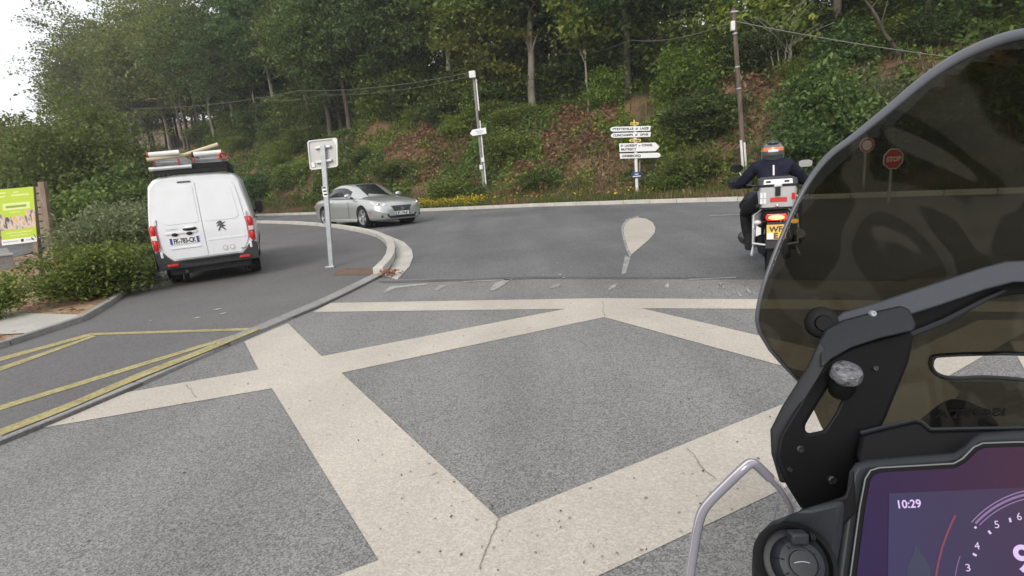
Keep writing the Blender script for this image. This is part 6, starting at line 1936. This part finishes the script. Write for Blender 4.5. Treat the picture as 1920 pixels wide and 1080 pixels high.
# socket pod left of the display
def cone_at(px, py, d): return NP(px, py, d)
ax_ = (cF * .86 - cY * .42 + cX * .14).normalized()
pod = slab('socket_pod', [(1412, 1140), (1409, 1060), (1412, 1030), (1424, 1000), (1446, 978), (1478, 966), (1520, 950), (1560, 940), (1584, 935), (1578, 1000), (1565, 1080), (1556, 1140)], lambda x, y: .47 + .0006 * max(0, 1470 - x), .05, MT['deck_grey'], bevel=.006)
slab('pod_top', [(1470, 972), (1520, 950), (1584, 930), (1600, 880), (1606, 960), (1582, 985), (1548, 970), (1500, 970)], lambda x, y: .482, .06, MT['deck_black2'], bevel=.004)
c0 = NP(1492, 1056, .462)
px_m = .462 / FOC
MB().lathe([(70 * px_m, .012), (70 * px_m, -.004), (66 * px_m, -.008), (60 * px_m, -.006), (58 * px_m, .006), (50 * px_m, .010)], c0, ax_, 40, False).build('socket_ring', MT['deck_black2'], pod, smooth=40)
MB().lathe([(61 * px_m, .010), (60 * px_m, .003), (50 * px_m, .001), (.001, .001)], c0, ax_, 40).build('socket_face', MT['deck_grey'], pod, smooth=40)
cap = MB().lathe([(47 * px_m, .002), (46 * px_m, -.007), (38 * px_m, -.013), (27 * px_m, -.015), (26 * px_m, -.013), (23 * px_m, -.013), (22 * px_m, -.0148), (.001, -.0155)], c0 + cX * .001, ax_, 40).build('socket_cap', MT['deck_grey'], pod, smooth=30)
b1 = (cX - ax_ * ax_.dot(cX)).normalized(); b2 = ax_.cross(b1)
for k in range(8):
    an = 2 * math.pi * (k + .3) / 8
    dr = b1 * math.cos(an) + b2 * math.sin(an)
    MB().tube(c0 + dr * 29 * px_m - ax_ * .0148, c0 + dr * 45 * px_m - ax_ * .0085, .0006, n=6).build('cap_rib', MT['deck_black2'], cap)
MB().box(c0 - ax_ * .005 + cY * .0225, (.015, .010, .011), Matrix((cX, cY, -cF)).transposed()).build('cap_tab', MT['deck_grey'], cap, bevel=.002)
MB().tube(c0 + cY * .0225 + cX * .009 - ax_ * .006, c0 + cY * .0225 + cX * .013 - ax_ * .006, .0042, n=12).build('cap_hinge', MT['deck_black2'], cap)
MB().path([c0 - ax_ * .0158 + cX * (u_ * .0065) + cY * (.0012 * math.cos(u_ * 1.5) + .0005) for u_ in np.linspace(-1, 1, 9)], .00045, 6).build('cap_mark', MT['galv'], cap)
# clear hand deflector
df_out = smooth_px([(1279, 1160), (1284, 1090), (1292, 1030), (1302, 975), (1316, 944), (1350, 908), (1392, 868), (1406, 860), (1418, 861), (1430, 870)], 4) + [(1450, 890), (1469, 910), (1482, 930), (1491, 948), (1494, 985), (1490, 1030)]
df_low = [(1470, 1100), (1450, 1200), (1300, 1220)]
dfd = lambda x, y: .56 + .00016 * (y - 860) + .00018 * abs(x - 1390)
n = len(df_out)
pts = [NP(x, y, dfd(x, y)) for x, y in df_out + df_low]
dp = MB().add(pts, [tuple(range(len(pts)))]).build('hand_deflector', MT['clear_acrylic'], own, smooth=0, fix=False)
def inset(pp, w):
    out = []
    for i, p in enumerate(pp):
        a, b = Vector(pp[max(i - 1, 0)]), Vector(pp[min(i + 1, len(pp) - 1)])
        t = (b - a).normalized()
        out.append(Vector(p) + Vector((-t.y, t.x)) * w)
    return [tuple(q) for q in out]
rp_ = inset(df_out, 9)
k_ = len(rp_) - 6
for seg_, r_ in ((rp_[:k_ + 1], .0052), (rp_[k_:], .0036)):
    MB().path([NP(x, y, dfd(x, y) - .001) for x, y in seg_], r_, 10).build('deflector_rim', MT['acrylic_rim'], dp, smooth=60)
MB().path([NP(x, y, dfd(x, y) - .004) for x, y in inset(df_out, 4)], .0009, 6).build('rim_glint', MT['clear_lens'], dp, smooth=60)  # pale line modelled in as the highlight along the rim
MB().path([NP(x, y, dfd(x, y)) for x, y in ((1458, 918), (1452, 980), (1447, 1040))], .0011, 6).build('deflector_crease', MT['acrylic_rim'], dp, smooth=60)
# the rest of the front, below the picture: cowling, fork legs, wheel
def OWN(x, z, d):      # camera-side x, world z, distance ahead
    return Vector((x, d, z)) - OB
MB().path([OWN(.78, 1.00, .85), OWN(.78, .80, 1.0), OWN(.78, .55, 1.02)], [.05, .06, .04], 12).build('front_cowling', MT['deck_black2'], own)
for xx in (.69, .87):
    MB().tube(OWN(xx, .85, .84), OWN(xx, .33, 1.02), .028, n=12).build('fork_leg', MT['dark_chrome'], own)
wheel(own, OWN(.78, .335, 1.02), .335, .11, MT['dark_chrome'], 10, rim=.74, face=1, wide=.05)

for k, (px, py, d, r_) in enumerate(((1636, 588, .5795, .0035), (1500, 842, .5665, .004), (1480, 880, .566, .003), (1560, 900, .5675, .0045), (1640, 690, .5735, .003))):
    bo_ = MB().lathe([(r_, .002), (r_, -.0015), (r_ * .8, -.0025), (r_ * .45, -.0025), (r_ * .4, -.001), (.0001, -.001)], NP(px, py, d), cF, 16).build('screw', MT['dark_chrome'] if k != 0 else MT['galv'], own, smooth=35)
# cracks in the paint and grit on the road
def crack(pts, w=.006):
    out = []
    for (a, b), (c, d) in zip(pts, pts[1:]):
        for i in range(7):
            f_ = i / 7
            out.append(gp(a + (c - a) * f_ + random.uniform(-2.5, 2.5), b + (d - b) * f_ + random.uniform(-1.5, 1.5), .0075))
    L_, R_ = [], []
    for i, p in enumerate(out):
        t = out[min(i + 1, len(out) - 1)] - out[max(i - 1, 0)]
        n_ = Vector((-t.y, t.x, 0)).normalized() * w * random.uniform(.25, .6)
        L_.append(p + n_); R_.append(p - n_)
    mb = MB()
    for i in range(len(out) - 1): mb.add([L_[i], L_[i + 1], R_[i + 1], R_[i]], [(0, 1, 2, 3)])
    return struct(mb.build('crack', MT['crack'], smooth=0))
MT['crack'] = ground_mat('crack dirt', ((.20, .18, .155), (.30, .27, .235)), chip=90, chipamt=.3, pscale=6, bump=.2)
for pts in ([(937, 972), (918, 1010), (896, 1079)], [(728, 770), (752, 800)], [(820, 886), (800, 893)], [(690, 742), (716, 752)], [(1133, 594), (1130, 560)], [(1290, 840), (1320, 880), (1345, 900)], [(350, 722), (372, 748)]):
    crack(pts)
gn = 620
gpx = RNG.uniform(60, 1500, gn); gpy = RNG.uniform(590, 1075, gn)
gv = []
for a, b in zip(gpx, gpy):
    if b > 835 - (a * .43): gv.append(gp(a, b, .010))
gv = np.array([tuple(v) for v in gv])
tag(np_mesh('road_grit', leaf_quads(gv, .0085 * RNG.uniform(.35, 1.7, len(gv)) ** 1.5, up=2.5, aspect=.8), 4, leaf_mat('grit', [(0, (.05, .045, .04)), (.6, (.16, .14, .12)), (1, (.42, .38, .33))], trans=0)), 'loose grit and crumbs scattered over the junction', 'grit', kind='stuff')

# ------------------------------------------------------------------ which tree, which bush: say it in words
def landmark(px):
    for lim, w_ in ((110, 'at the left end of the wood'), (300, 'behind the hedge trees'), (470, 'above the white van'), (560, 'right of the white van'), (680, 'above the square sign'), (820, 'above the silver coupe'),
                    (955, 'by the white box pole'), (1075, 'by the thick grey trunk'), (1260, 'above the direction signs'), (1420, 'by the wooden pole'), (1570, 'above the motorcyclist')):
        if px < lim: return w_
    return 'behind the windscreen'
def name_all(items, words, noun, depth_words):
    by = {}
    for o, k, x, y in items:
        px = proj((x, y, hz(x, y)))[0]
        t = float(st(x, y)[1][0])
        dw = next(w_ for lim, w_ in depth_words if t < lim)
        by.setdefault((words[k], dw, landmark(px)), []).append((px, o))
    num = ['', 'first', 'second', 'third', 'fourth', 'fifth', 'sixth', 'seventh', 'eighth', 'ninth', 'tenth', 'eleventh', 'twelfth']
    for (w_, dw, lm), lst in by.items():
        lst.sort(key=lambda q: q[0])
        for i, (px, o) in enumerate(lst):
            n = len(lst)
            if n == 1: pre = f'{w_} {noun}'
            elif i == 0: pre = f'leftmost {w_} {noun}'
            elif i == n - 1: pre = f'rightmost {w_} {noun}'
            else: pre = f'{num[min(i + 1, 12)]} {w_} {noun} from left'
            o['label'] = f'{pre} {dw} {lm}'
name_all(tree_roots, {0: 'mid green', 1: 'dark green', 2: 'olive green', 3: 'yellowing', 4: 'broad dark', 5: 'thin yellowish', 6: 'thin olive', 7: 'rusty brown'}, 'tree',
         ((10.5, 'at the wood edge'), (14.5, 'in the second row'), (19, 'in the third row'), (24.5, 'deep in the wood'), (999, 'far back')))
name_all(bush_roots, {'bramble': 'green', 'dark': 'dark green', 'light': 'light green', 'sage': 'grey green'}, 'bush',
         ((5, 'low on the bank'), (8.5, 'halfway up the bank'), (12, 'at the bank crest'), (20, 'under the first trees'), (999, 'deep under the trees')))

# ------------------------------------------------------------------ thin haze of the damp air
mh = bpy.data.materials.new('haze')
mh.use_nodes = True
hn = mh.node_tree
hn.nodes.remove(hn.nodes['Principled BSDF'])
pv = hn.nodes.new('ShaderNodeVolumePrincipled')
pv.inputs['Color'].default_value = (.93, .95, .97, 1)
pv.inputs['Density'].default_value = .0008
hn.links.new(pv.outputs[0], hn.nodes['Material Output'].inputs['Volume'])
hz_ = MB().box((-10, 70, 20), (560, 480, 46)).build('haze', mh, smooth=0)
tag(hz_, kind='stuff', label='thin pale haze of damp air over the junction and wood')
